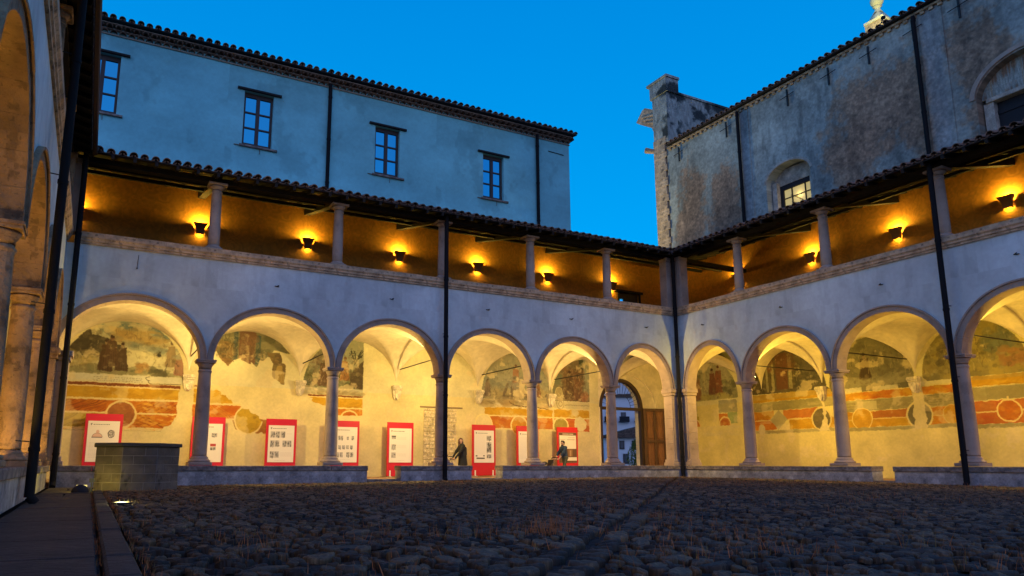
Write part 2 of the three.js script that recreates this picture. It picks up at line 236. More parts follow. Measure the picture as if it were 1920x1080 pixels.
  bar(x, -17.7, -17.55, 4.2, 1.6, '#3e5050'); bar(x, -17.5, -16.9, 4.2, 1.5, '#7a4c38'); bar(x, -17.22, -17.12, 4.2, 0.9, '#a07a58'); bar(x, -16.88, -16.7, 4.4, 1.1, '#445a58'); bar(x, -18.4, -18.28, 4.3, 1.2, '#8c5a34'); blot(x, ['#8a5a30', '#9a6a34', '#6a4a2c'], 60, -18.25, -17.7, 4.3, 5.1, 0.06, 0.2, 0.5); blot(x, ['#7c4a38', '#8a5844'], 40, -17.5, -16.9, 4.9, 5.5, 0.05, 0.16, 0.5); f();
  f = area(x, rag([[-16.45, 4.85], [-15.95, 4.9], [-15.85, 4.5], [-15.7, 4.4], [-15.75, 3.62], [-16.2, 3.95], [-16.2, 4.45]], 0.03), '#7a6238', ['#8a5a34', '#6a4c2c', '#a07a40', '#5a4430'], 70, 0.05, 0.16, 0.5); robe(x, -15.95, 3.7, 0.85, '#a8823c', '#6a5028'); f();
  f = area(x, rag([[-19.0, 2.86, 0], [-19.0, 3.34, 0], [-18.2, 3.32, 0.06], [-17.7, 2.95, 0.06], [-17.6, 2.86, 0]]), '#b8881e', YEL, 60, 0.05, 0.2, 0.4, 2); f();
  bar(x, -19.0, -17.3, 2.79, 0.06, '#dcc48e'); bar(x, -19, -18.5, 3.42, 0.05, '#9a5a3a');
  f = area(x, rag([[-19.0, 2.3, 0], [-19.0, 2.79, 0], [-17.3, 2.79, 0.03], [-17.55, 2.3, 0.03]]), '#b8581e', ORA, 60, 0.05, 0.2, 0.4, 2); veins(x, -19, -17.4, 2.3, 2.79, '#d89c4a', 26, -0.7); f();
  bar(x, -19.0, -17.5, 2.24, 0.06, '#dcc48e');
  f = area(x, rag([[-17.6, 2.24], [-17.5, 1.95], [-16.6, 1.8], [-15.8, 1.85], [-16.0, 2.2], [-16.6, 2.3]], 0.04), '#9c6a3a', ['#8a5a34', '#a87444'], 40, 0.05, 0.15, 0.4); f();
  f = area(x, rag([...arcPts(-17.0, 2.28, 0.5, 0.52, 2.2, 6.1, 20).map((p) => [p[0], p[1], 0]), [-16.7, 2.45, 0.08], [-17.05, 2.62, 0.08]], 0), '#b08c2c', ['#c09a34', '#a07c22', '#8c6c24'], 70, 0.03, 0.12, 0.5); f();
  x.strokeStyle = '#dcc890'; x.lineWidth = 0.06; x.beginPath(); x.ellipse(-17.0, 2.28, 0.5, 0.52, 0, 2.1, 6.2); x.stroke();
  // third bay: landscape cut off by new plaster
  f = area(x, [[-15.0, 3.62], ...arcPts(-13.13, 3.72, 1.87, 1.9, Math.PI, 1.27), [-12.57, 3.62]], '#8c8a6c', ['#8a9080', '#9a9a84', '#7c8474'], 90, 0.1, 0.3, 0.5);
  blot(x, GRN.concat(['#4c5a30', '#6c6a34']), 160, -15, -12.55, 3.62, 4.35, 0.06, 0.22, 0.6); x.fillStyle = '#5a4630'; poly(x, rag([[-13.1, 4.2], [-12.7, 4.75], [-12.5, 4.8], [-12.5, 3.6], [-13.1, 3.7]], 0.05)); x.fill(); blot(x, ['#4a3a26', '#6a5238', '#3c3020'], 40, -13.1, -12.5, 3.65, 4.7, 0.05, 0.14, 0.5);
  blot(x, ['#6a4430', '#7c5238', '#5a3a2a'], 50, -14.6, -13.9, 3.7, 4.9, 0.06, 0.18, 0.5); robe(x, -14.2, 3.7, 1.1, '#6c4634', '#4a3024'); robe(x, -13.35, 3.95, 0.95, '#a8622e', '#7a3c1e');
  x.strokeStyle = '#2e2c20'; for (let i = 0; i < 14; i++) { x.lineWidth = rr(0.015, 0.04); const a = rr(-0.9, 0.9); x.beginPath(); x.moveTo(-12.95, 4.6); x.quadraticCurveTo(-12.9 + a * 0.1, 4.85, -12.9 + a * 0.35, 4.9 + rr(0, 0.3)); x.stroke(); } blot(x, ['#34341f', '#3c3c26'], 30, -13.2, -12.65, 4.85, 5.25, 0.02, 0.05, 0.8); f();
  bar(x, -15.0, -12.57, 3.36, 0.26, '#bdb294'); blot(x, ['#8a7a5c', '#a89a78', '#6c5c44'], 50, -15, -12.6, 3.36, 3.6, 0.04, 0.14, 0.4, R, 2); bar(x, -14.8, -12.57, 3.28, 0.06, '#7a4022'); bar(x, -14.8, -12.57, 3.23, 0.05, '#e0c890');
  f = area(x, rag([[-14.75, 3.23, 0.02], [-12.57, 3.23, 0], [-12.57, 2.86, 0], [-13.8, 2.86, 0.03], [-14.5, 3.02, 0.06]]), '#c08c22', YEL, 80, 0.05, 0.2, 0.4, 2); f(); bar(x, -13.9, -12.57, 2.81, 0.06, '#e0c890');
  f = area(x, rag([[-13.7, 2.81, 0], [-12.57, 2.81, 0], [-12.57, 2.58, 0.02], [-13.7, 2.55, 0.02]]), '#b87a2c', ORA, 40, 0.05, 0.14, 0.4, 2); f(); x.strokeStyle = '#e0c890'; x.lineWidth = 0.06; x.beginPath(); x.ellipse(-13.1, 2.45, 0.34, 0.30, 0, 0.2, 2.95); x.stroke();
  // bays five and six: warrior, red figures
  f = area(x, [[-7.15, 3.5], ...arcPts(-5.25, 3.72, 1.85, 1.9), [-3.45, 3.5]], '#868470', ['#8a8a78', '#7a8078', '#969280', '#6c7468'], 140, 0.1, 0.3, 0.5);
  blot(x, ['#a08a5c', '#b09868', '#8c7a50'], 50, -7, -3.6, 3.5, 3.9, 0.08, 0.24, 0.6, R, 2); robe(x, -5.35, 3.95, 1.15, '#9a5c46', '#6c4436', '#b89070'); x.strokeStyle = '#6a5848'; for (const [a, b] of [[-5.75, -6.0], [-5.5, -5.55], [-5.2, -5.05], [-5.0, -4.7]]) { x.lineWidth = 0.13; x.beginPath(); x.moveTo(a, 4.25); x.quadraticCurveTo(a - 0.12, 3.95, b, 3.62); x.stroke(); } blot(x, ['#7c7870', '#6c6c68', '#8c8078'], 40, -5.8, -4.95, 4.05, 4.5, 0.06, 0.2, 0.6); blot(x, ['#5a4a3a'], 20, -6.1, -4.6, 3.56, 3.64, 0.04, 0.12, 0.5, R, 2); robe(x, -4.3, 3.65, 1.3, '#7c4a34', '#58342a'); robe(x, -6.8, 3.6, 0.8, '#7c6458', '#5c4a40'); f();
  bar(x, -7.1, -3.5, 3.2, 0.3, '#bcb098'); blot(x, ['#9a7a54', '#a8946c', '#7a6a50', '#d0c4a4'], 90, -7.0, -3.5, 3.2, 3.5, 0.05, 0.18, 0.5, R, 2.4); x.strokeStyle = '#5a4228'; x.lineWidth = 0.03; x.beginPath(); x.moveTo(-5.7, 3.42); x.bezierCurveTo(-5.4, 3.1, -4.8, 3.3, -3.6, 3.12); x.stroke();
  f = area(x, rag([[-6.95, 2.80, 0], [-6.95, 3.12, 0.03], [-3.4, 3.12, 0.04], [-3.4, 2.80, 0]]), '#c4902c', YEL, 120, 0.05, 0.2, 0.4, 2); f(); bar(x, -6.95, -1.33, 2.74, 0.06, '#e2cc94');
  f = area(x, rag([[-6.95, 2.2, 0.02], [-6.95, 2.74, 0], [-3.4, 2.74, 0], [-3.4, 2.2, 0.02]]), '#bc7228', ORA.concat(['#d08c3c', '#b85a3c']), 150, 0.05, 0.2, 0.4, 2); f(); bar(x, -6.95, -3.4, 2.18, 0.05, '#e2cc94');
  roundel(x, -5.2, 2.35, 0.42, 0.42, '#c08434', ['#c89040', '#b07428'], '#e6d29c'); roundel(x, -7.0, 2.4, 0.42, 0.42, PL, [PL], '#e6d29c', 0.05); roundel(x, -2.95, 2.38, 0.40, 0.40, '#9c8c4a', ['#8c7c40', '#a89850'], '#e6d29c');
  f = area(x, [[-3.35, 3.55], ...arcPts(-1.55, 3.72, 1.85, 1.85, Math.PI, 1.42), [-1.28, 3.55]], '#78664a', ['#6c5640', '#84684a', '#5a4c38'], 110, 0.08, 0.26, 0.5);
  blot(x, ['#5a6a50', '#6a7458'], 24, -3.3, -2.7, 3.7, 4.8, 0.06, 0.2, 0.6); bar(x, -1.85, -1.6, 4.6, 1.1, '#3c4a34'); bar(x, -1.6, -1.28, 3.6, 2, '#8a8c74'); blot(x, ['#6c3c28', '#7c4a30', '#5c3424', '#8a5434'], 120, -2.75, -1.6, 3.6, 5.1, 0.06, 0.2, 0.6); robe(x, -2.4, 3.65, 1.35, '#5c3824', '#4a281c'); robe(x, -1.95, 3.6, 1.25, '#7c4630', '#522c1e'); blot(x, ['#a85a40', '#b8684a'], 16, -1.7, -1.35, 3.6, 3.95, 0.06, 0.16, 0.6); roundel(x, -3.02, 3.95, 0.2, 0.24, '#a08c5c', ['#a08c5c'], '#c0a870', 0.03); f();
  bar(x, -3.3, -1.3, 3.2, 0.32, '#c2b698'); bar(x, -2.7, -1.3, 3.36, 0.03, '#8c8068'); x.strokeStyle = '#8c7c60'; x.lineWidth = 0.03; for (const a of [0.1, 0.2]) { x.beginPath(); x.ellipse(-2.95, 3.42, a, a * 1.2, 0, 0, 6.3); x.stroke(); }
  f = area(x, rag([[-3.3, 2.80, 0], [-3.3, 3.14, 0.03], [-1.32, 3.14, 0.02], [-1.32, 2.80, 0]]), '#c49434', YEL, 70, 0.05, 0.2, 0.4, 2); blot(x, ['#d2c09a'], 8, -2.4, -2.0, 2.8, 3.1, 0.1, 0.2, 0.8); f();
  f = area(x, rag([[-3.3, 2.2, 0.02], [-3.3, 2.74, 0], [-1.33, 2.74, 0], [-1.35, 2.15, 0.03]]), '#b8623c', ORA.concat(['#b85844', '#c06a50']), 80, 0.05, 0.2, 0.4, 2); f(); roundel(x, -2.95, 2.38, 0.40, 0.40, '#9c8c4a', ['#8c7c40', '#a89850'], '#e6d29c'); f = area(x, rag(arcPts(-1.85, 2.5, 0.36, 0.34, 6.283, 0, 16).map((p) => [p[0], p[1], 0.04])), '#d8c8a0', [PL], 20, 0.05, 0.1, 0.4); f();
  age(x, [[-21.33, 3.72, 1.95, 1.9], [-13.8, 3.7, 1.2, 1.6], [-5.25, 3.55, 1.8, 1.9], [-2.2, 3.6, 0.9, 1.7], [-17.6, 4.5, 1.0, 1.1]]);
  weather(c, 0.22, 5);
  return ctex(c);
}
function rightMural() {
  const [c, x] = wallCanvas(RW, 2048, 502);
  x.fillStyle = '#d2c086'; x.fillRect(-6, 0, 30, 7); let f;
  const band = (z0, z1, y0, y1, base, cols) => { const g = area(x, rag([[z0, y0, 0.02], [z0, y1, 0.02], [z1, y1, 0.02], [z1, y0, 0.02]]), base, cols, 40 * (z1 - z0), 0.05, 0.2, 0.4, 2); g(); };
  // first bay
  f = area(x, [[-4.5, 3.75], ...arcPts(-2.8, 3.8, 1.75, 1.85), [-1.15, 3.75]], '#98906a', ['#8a8c70', '#a09a78', '#7c7a5c'], 110, 0.08, 0.26, 0.5); robe(x, -3.95, 3.8, 1.5, '#8a4a30', '#5c3222'); robe(x, -3.6, 3.8, 1.3, '#94543a', '#6a3a28'); bar(x, -3.2, -3.05, 4.2, 1.5, '#a89a70'); robe(x, -2.2, 3.95, 1.45, '#8c3c28', '#5a2a1e', '#b09070'); robe(x, -2.6, 4.0, 1.3, '#7c3828', '#4c241c'); blot(x, ['#b8aa80', '#c0b490'], 14, -2.0, -1.7, 4.0, 4.5, 0.05, 0.12, 0.7); blot(x, GRN, 70, -1.9, -1.2, 3.8, 4.6, 0.06, 0.2, 0.6); blot(x, ['#9a9040', '#a89a48'], 30, -3.2, -1.6, 3.75, 4.0, 0.06, 0.2, 0.5, R, 2); blot(x, GRN, 30, -4.4, -3.3, 4.9, 5.6, 0.06, 0.2, 0.5); f();
  band(-4.4, -3.7, 3.05, 3.7, '#b0a684', ['#a09678', '#8c846a']); band(-2.3, -1.15, 3.1, 3.7, '#aaa282', ['#9a9274', '#8c846a']); band(-4.4, -3.6, 2.52, 3.0, '#a8983c', ['#a89038', '#988434']); band(-2.3, -1.75, 2.56, 3.05, '#c07c34', ORA); band(-1.75, -1.18, 2.56, 3.1, '#94a06c', ['#8c9a68', '#a0a878']); roundel(x, -3.85, 2.5, 0.32, 0.34, '#a8643c', ORA); roundel(x, -1.95, 2.55, 0.34, 0.34, '#b87a4a', ORA); band(-4.6, -1.0, 2.0, 2.48, '#d2c086', ['#d2c086', '#cabb96']);
  // second bay
  f = area(x, [[-0.7, 3.8], ...arcPts(1.6, 3.85, 2.0, 1.85), [3.8, 3.72]], '#5a4c3a', ['#4a4034', '#66563e', '#3e382e', '#6a5c48'], 150, 0.08, 0.26, 0.5); bar(x, 0.6, 0.72, 3.85, 1.4, '#8c8264'); bar(x, 0.9, 1.05, 3.85, 1.3, '#948a68'); bar(x, 1.15, 1.75, 3.9, 1.6, '#6c3626'); bar(x, 1.8, 1.98, 3.9, 1.4, '#948a6a'); blot(x, ['#7c4030', '#6a3428'], 50, 0.6, 2.2, 4.7, 5.5, 0.06, 0.2, 0.5); blot(x, ['#4a4436', '#3a342a', '#5c5442'], 60, 2.0, 3.5, 3.9, 5.0, 0.06, 0.2, 0.5); f();
  band(-0.6, 3.9, 3.42, 3.75, '#b8882c', YEL); band(-0.6, 3.9, 3.02, 3.4, '#a89c74', ['#9a9068', '#8c8460', '#b0a47c']); for (let i = 0; i < 12; i++) bar(x, -0.6 + rr(0, 2), 3.9 - rr(0, 1.5), 3.02 + i * 0.032, 0.012, '#7a7252');
  band(-0.6, 0.9, 2.62, 3.0, '#b87c2a', ORA.concat(YEL)); band(1.4, 3.3, 2.62, 3.0, '#b8662e', ['#ba6c34', '#a85c30', '#c27c40']); band(-0.6, 1.0, 2.18, 2.56, '#b8662c', ORA); band(1.7, 3.8, 2.16, 2.56, '#b8862a', YEL); bar(x, -0.6, 3.8, 2.56, 0.05, '#d0b070'); x.fillStyle = '#a89c78'; poly(x, [[1.1, 2.16], [0.65, 2.6], [1.15, 3.02], [1.6, 2.6]]); x.fill(); band(-0.6, 3.9, 2.02, 2.14, '#a89a70', ['#988a62', '#b0a47c']);
  roundel(x, 3.25, 2.52, 0.44, 0.46, '#6c6048', ['#5c5240', '#7c7056', '#4a4234'], '#d2bc84'); roundel(x, 0.2, 2.2, 0.14, 0.2, '#cdbd96', ['#cdbd96'], '#cdbd96'); x.fillStyle = '#cdbd96'; poly(x, rag([[3.3, 3.8], [3.4, 3.8], [3.5, 2.5], [3.6, 2.0], [3.1, 2.0], [3.35, 2.5]], 0.04)); x.fill();
  // third bay
  f = area(x, [[3.8, 3.6], ...arcPts(5.5, 3.8, 1.75, 1.8), [7.1, 3.6]], '#6e664c', ['#7a7254', '#645c46', '#565040', '#84795a'], 140, 0.08, 0.26, 0.5); robe(x, 5.35, 3.75, 1.25, '#4c3426', '#38261e'); blot(x, ['#8c8464', '#948c6c'], 60, 3.9, 7.0, 3.6, 4.0, 0.08, 0.24, 0.5, R, 2); f();
  band(4.0, 7.6, 3.5, 3.66, '#c0b48e', ['#b0a47e', '#ccc09c']); bar(x, 5.15, 5.6, 3.48, 0.24, '#7a6e50'); bar(x, 6.6, 7.0, 3.5, 0.2, '#6c6448');
  band(4.0, 8.9, 3.18, 3.46, '#b4802a', YEL.concat(ORA)); band(4.0, 8.9, 2.72, 3.16, '#a4986c', ['#968a60', '#8a7e58', '#b0a47a']); for (let i = 0; i < 12; i++) bar(x, 4 + rr(0, 2), 8.9 - rr(0, 2), 2.74 + i * 0.034, 0.012, '#746a4a'); bar(x, 4.9, 5.7, 2.76, 0.34, '#b2a680');
  band(4.0, 9.1, 2.1, 2.70, '#b4782a', YEL); band(5.5, 7.0, 2.42, 2.70, '#a85c2c', ['#b0662e', '#a05a28']); band(7.6, 9.1, 2.1, 2.70, '#b8742a', ORA.concat(YEL)); bar(x, 4.0, 9.0, 2.38, 0.04, '#d0b070');
  roundel(x, 5.05, 2.42, 0.42, 0.42, '#b8862e', YEL, '#d8c080', 0.04); roundel(x, 7.3, 2.45, 0.46, 0.48, '#6c634a', ['#5c543e', '#7c7252'], '#d6c288'); roundel(x, 8.45, 2.42, 0.32, 0.34, '#b88032', YEL, '#c8ac68', 0.03); band(4.2, 8.8, 1.96, 2.08, '#a09468', ['#948860', '#b0a47a']); x.fillStyle = '#cdbb90'; poly(x, rag([[7.1, 3.6], [7.5, 3.6], [7.55, 1.95], [7.1, 1.95]], 0.04)); x.fill();
  // fourth bay and on
  f = area(x, [[7.7, 3.65], ...arcPts(9.3, 3.8, 1.75, 1.8), [11.0, 3.65]], '#8a7a40', ['#7c7040', '#9a8440', '#6c6444', '#a88c34'], 140, 0.08, 0.26, 0.55); blot(x, ['#4a4030', '#5c4c34'], 30, 8.2, 8.8, 4.2, 4.9, 0.08, 0.2, 0.6); blot(x, ['#5a6458', '#6c7464'], 40, 9.7, 10.6, 4.4, 5.2, 0.08, 0.24, 0.6); blot(x, ['#9a5c34', '#a8683c'], 40, 10.2, 11, 3.9, 4.5, 0.06, 0.2, 0.6); f();
  f = area(x, [[11.6, 3.65], ...arcPts(13.3, 3.8, 1.75, 1.8), [15.0, 3.65]], '#8a7a48', ['#7c7040', '#9a8440', '#6c6444'], 120, 0.08, 0.26, 0.55); f();
  band(9.1, 19, 3.3, 3.64, '#b4842a', YEL); band(9.1, 19, 2.82, 3.26, '#b0a478', ['#a0946c', '#968a62']); for (let i = 0; i < 12; i++) bar(x, 9.6, 18, 2.84 + i * 0.034, 0.012, '#7c724e'); band(9.1, 19, 2.02, 2.78, '#b4502c', ['#ba6c34', '#a85c30', '#c27c40']); bar(x, 9.1, 19, 2.40, 0.05, '#d8bc7c'); roundel(x, 10.25, 2.42, 0.36, 0.36, '#b0602c', ORA, '#dcc488', 0.05); bar(x, 10.22, 10.28, 2.8, 0.1, '#dcc488'); roundel(x, 13.5, 2.42, 0.36, 0.36, '#b0602c', ORA, '#dcc488', 0.05); band(9.1, 19, 1.88, 2.0, '#a89a68', ['#988c60']);
  age(x, [[-2.8, 3.8, 1.7, 1.8], [1.6, 3.85, 1.95, 1.8], [5.5, 3.8, 1.7, 1.75], [9.3, 3.8, 1.7, 1.75], [13.3, 3.8, 1.7, 1.75]]);
  weather(c, 0.24, 5);
  return ctex(c);
}
function churchWall() {
  const b = { x0: -6.4, x1: 20, y0: 10, y1: 18.3 }, [c, x] = wallCanvas(b, 2048, 644);
  x.setTransform(1, 0, 0, 1, 0, 0); const im = x.createImageData(2048, 644), d = im.data, W = 2048;
  const ell = (z, y, cz, cy, a, e) => 1 - Math.hypot((z - cz) / a, (y - cy) / e);
  for (let j = 0; j < 644; j++) for (let i = 0; i < W; i++) {
    const z = b.x0 + i / W * 26.4, y = b.y1 - j / 644 * 8.3, n = fbm(i / 90, j / 90, 6), n2 = fbm(i / 16 + 40, j / 16, 4), g = fbm(i / 7, j / 7, 3);
    let m = Math.max(ell(z, y, -3.5, 14.4, 1.0, 2.4), ell(z, y, -3.9, 12.6, 0.8, 1.6), ell(z, y, -1.4, 13.2, 1.1, 2.1), ell(z, y, 7.1, 14.6, 2.3, 1.9), ell(z, y, 5.4, 13.6, 1.2, 1.7), ell(z, y, 8.3, 13.2, 0.8, 1.2), ell(z, y, 10.6, 14.8, 1.0, 2.6), ell(z, y, 14.5, 15, 1.6, 2.4));
    m = sst(-0.30, 0.30, m + (n - 0.5) * 1.6 + (n2 - 0.5) * 1.0);
    const pale = Math.max(1 - Math.abs(z - 0.1) / 0.32, 1 - Math.abs(z - 9.15) / 0.45, 0), quoin = z < -5.2 ? 1 : 0;
    let k = 0.80 + 0.4 * (n - 0.5) + 0.36 * (n2 - 0.5) * (0.6 + m * 0.5) + 0.42 * (g - 0.5) * (0.6 + m * 0.4);
    k *= 1 - 0.14 * sst(0.55, 0.72, fbm(i / 30 + 5, j / 140, 5));   // streaks of lichen
    let col = [190, 198, 184].map((v, e) => v * (1 - m) + [170, 144, 116][e] * m);
    const p = Math.min(1, pale * 2) * 0.8; col = col.map((v, e) => v * (1 - p) + [168, 172, 166][e] * p); if (quoin) col = [206, 192, 158];
    const q = (j * W + i) * 4; for (let e = 0; e < 3; e++) d[q + e] = clamp(col[e] * k, 0, 255); d[q + 3] = 255;
  }
  x.putImageData(im, 0, 0); return [ctex(c), b];
}
function uvFit(g, b) { const p = g.attributes.position, u = g.attributes.uv; for (let i = 0; i < p.count; i++) u.setXY(i, (p.getX(i) - b.x0) / (b.x1 - b.x0), (p.getY(i) - b.y0) / (b.y1 - b.y0)); return g; }
const muralBack = M([1, 1, 1], 0.93, { map: backMural(), bumpMap: bumpFine, bumpScale: 0.005 });
const muralRight = M([1, 1, 1], 0.93, { map: rightMural(), bumpMap: bumpFine, bumpScale: 0.005 });
for (const m of [muralBack, muralRight]) { m.bumpMap = null; }

// ---------- ground ----------
const groundY = (x, z) => 0.15 * Math.exp(-((x + 4) ** 2 + (z - 3) ** 2) / 128);
{
  const g = new THREE.PlaneGeometry(3000, 3000, 2, 2).rotateX(-Math.PI / 2).translate(0, -0.12, 0); struct('ground', uvm(g), MAT.earth);
  const c = new THREE.PlaneGeometry(21.9, 24, 60, 60).rotateX(-Math.PI / 2).translate(-10.85, 0, 12); const p = c.attributes.position; for (let i = 0; i < p.count; i++) p.setY(i, groundY(p.getX(i), p.getZ(i)) - 0.04); c.computeVertexNormals();
  struct('courtyard_bed', uvm(c), MAT.earth);
}
{ // cobbles
  const holder = new THREE.Group(); holder.name = 'cobble_paving'; holder.userData.kind = 'structure'; scene.add(holder);
  const cm = M([1, 1, 1], 0.72, { map: noiseTex(512, (u, v) => { const n = fbm(u * 8, v * 8, 5, 8), s = sst(0.6, 0.7, fbm(u * 21, v * 21, 3, 21)); const k = 0.6 + 0.8 * (n - 0.2) + 0.2 * s; return [98 * k, 76 * k, 48 * k]; }, true, 2), bumpMap: bumpStone, bumpScale: 0.02 });
  const q = rng(42), shapes = [...Array(7)].map(() => {
    const n = 9, rad = [...Array(n)].map(() => rr(0.72, 1.16, q)), pos = [], idx = [], rings = [[0.96, -0.8], [1.0, 0.42], [0.91, 0.86], [0.5, 1.0]];
    for (const [r, y] of rings) for (let i = 0; i < n; i++) { const a = i / n * 6.283, w = r * rad[i]; pos.push(w * Math.cos(a) * 0.5, y * 0.5 + rr(-0.09, 0.09, q), w * Math.sin(a) * 0.5); }
    pos.push(0, 0.5, 0); const top = rings.length * n;
    for (let k = 0; k < rings.length - 1; k++) for (let i = 0; i < n; i++) { const a = k * n + i, b = k * n + (i + 1) % n, c = a + n, e = b + n; idx.push(a, c, b, b, c, e); }
    for (let i = 0; i < n; i++) idx.push((rings.length - 1) * n + i, top, (rings.length - 1) * n + (i + 1) % n);
    const g = new THREE.BufferGeometry(); g.setAttribute('position', new THREE.Float32BufferAttribute(pos, 3)); g.setIndex(idx); g.computeVertexNormals();
    const uv = new Float32Array(pos.length / 3 * 2); for (let i = 0; i < pos.length / 3; i++) { uv[i * 2] = pos[i * 3] * 0.2; uv[i * 2 + 1] = pos[i * 3 + 2] * 0.2; } g.setAttribute('uv', new THREE.BufferAttribute(uv, 2)); return g;
  });
  const list = []; const add = (x, z, w, l, h, a, big) => list.push({ x, z, w, l, h, a, s: Math.floor(q() * 7), t: Math.pow(q(), 1.5), big });
  for (let z = 0.25; z < 23.6; z += 0.13) for (let x = -21.72, k = 0; x < -0.15; x += 0.14, k++) {
    const px = x + rr(-0.045, 0.045, q) + (k % 2) * 0.02, pz = z + rr(-0.045, 0.045, q); const dd = Math.abs(px + pz + 0.2) / 1.414;
    if (dd < 0.27 || (Math.hypot(px + 21.1, pz - 2.7) < 1.08)) continue; const cam = Math.hypot(px + 22.2, pz - 23.3); if (cam < 1.6) continue;
    if (q() < 0.09) continue; const s = 0.08 + 0.11 * Math.pow(q(), 2); add(px, pz, s * rr(0.95, 1.55, q), s * rr(0.7, 1.0, q), rr(0.035, 0.075, q), rr(0, 6.3, q));
  }
  for (const side of [-1, 1]) for (let t = 0.8; t < 32; t += 0.235) { const cx = -0.1 - t * 0.7071, cz = -0.1 + t * 0.7071; if (cz > 23) break; add(cx + side * 0.155 * 0.7071 + rr(-0.01, 0.01, q), cz + side * 0.155 * 0.7071, 0.215 * rr(0.85, 1.12, q), 0.205, 0.08, -Math.PI / 4 + Math.PI + rr(-0.12, 0.12, q), true); }
  const V = new THREE.Vector3(); camera.updateMatrixWorld(); camera.updateProjectionMatrix();
  for (const c of list) { c.y = groundY(c.x, c.z); V.set(c.x, c.y, c.z).project(camera); c.seen = Math.abs(V.x) < 1.02 && Math.abs(V.y) < 1.04 && V.z < 1; c.d = Math.hypot(c.x + 22.2, c.z - 23.3) / Math.max(c.w, c.l); }
  list.sort((a, b) => (b.seen - a.seen) || a.d - b.d);
  const mats = [0.35, 0.7, 1.1, 1.8].map((k, i) => { const m = cm.clone(); m.color = lin(k * [1.06, 1, 0.96, 1][i], k * 0.98, k * [0.9, 1, 1.04, 1.02][i]); return m; });
  const dm = new THREE.Object3D(), put = (o, c) => { o.position.set(c.x, c.y - 0.02 + c.t * 0.012, c.z); o.rotation.set((c.t - 0.5) * 0.34, c.a, (c.d % 1 - 0.5) * 0.34); o.scale.set(c.w, c.h, c.l); };
  list.slice(0, 300).forEach((c) => put(part('cobble', shapes[c.s], mats[Math.min(3, Math.floor(c.t * 4))], holder), c));
  shapes.forEach((g, s) => {
    const l = list.slice(300).filter((c) => c.s === s), im = new THREE.InstancedMesh(g, cm, l.length); im.name = 'cobble_field'; im.userData.kind = 'stuff'; im.castShadow = im.receiveShadow = true;
    l.forEach((c, i) => { put(dm, c); dm.updateMatrix(); im.setMatrixAt(i, dm.matrix); const k = (0.22 + 1.6 * c.t) * (0.5 + fbm(c.x * 0.5 + 80, c.z * 0.5 + 80, 3)), br = sst(0.5, 0.68, fbm(c.x * 0.3 + 20, c.z * 0.3 + 40, 3)) * 0.5; im.setColorAt(i, lin(k * (1.03 + br * 0.4), k * (1 - br * 0.1), k * (0.92 + 0.14 * (c.d % 1)) * (1 - br * 0.6))); }); holder.add(im);
  });
}
{ // path of slabs beside the left wing, and its kerb
  const w = new THREE.Group(); w.name = 'walkway'; w.userData.kind = 'structure'; scene.add(w); const q = rng(5);
  part('slab_bed', bx(-23.1, -22.07, -0.1, -0.01, 0.14, 24.5), MAT.earth, w);
  for (let z = 0.2; z < 23.6;) { const l = rr(0.85, 1.5, q), two = q() < 0.12, e = 0.012; const y = rr(0.015, 0.03, q); for (const [a, b] of two ? [[-23.09, -22.6], [-22.585, -22.08]] : [[-23.09, -22.08]]) { const g = cbox(a + e, b - e, -(z + l - e), -(z + e), 0, 0.1, 0.012).rotateX(-Math.PI / 2).translate(0, y - 0.1, 0); part('paving_slab', uvm(g), MAT.paver, w); } z += l; }
  const k = new THREE.Group(); k.name = 'kerb'; k.userData.kind = 'structure'; scene.add(k);
  for (let z = 3.9; z < 23.6;) { const l = rr(0.9, 1.4, q), y = rr(0.045, 0.07, q); const g = cbox(-22.05, -21.86, -(z + l - 0.008), -(z + 0.008), 0, 0.2, 0.018).rotateX(-Math.PI / 2).translate(0, y - 0.2, 0); part('kerb_stone', uvm(g), MAT.paver, k); z += l; }
}

// ---------- the cloister wings (local x along the arcade, z towards the courtyard) ----------
const YS = 3.82, RISE = 1.63, WALLZ = -4.65;
const tileShape = (() => {                                       // one barrel tile, 0.42 m long, open below
  const o = [], i2 = []; for (let k = 0; k <= 8; k++) { const t = Math.PI * k / 8; o.push([0.115 * Math.cos(t), 0.105 * Math.sin(t)]); i2.push([0.095 * Math.cos(t), 0.085 * Math.sin(t)]); }
  return ext(o.concat(i2.reverse()), -0.42, 0);
})();
const channelShape = (() => { const o = [], i2 = []; for (let k = 0; k <= 6; k++) { const t = Math.PI + Math.PI * k / 6; o.push([0.10 * Math.cos(t), 0.07 + 0.075 * Math.sin(t)]); i2.push([0.082 * Math.cos(t), 0.07 + 0.06 * Math.sin(t)]); } return ext(o.concat(i2.reverse()), -0.42, 0); })();
const tileMats = [0.6, 0.85, 1.1].map((k) => { const m = MAT.tile.clone(); m.color = lin(k * 1.02, k, k * 0.97); return m; });
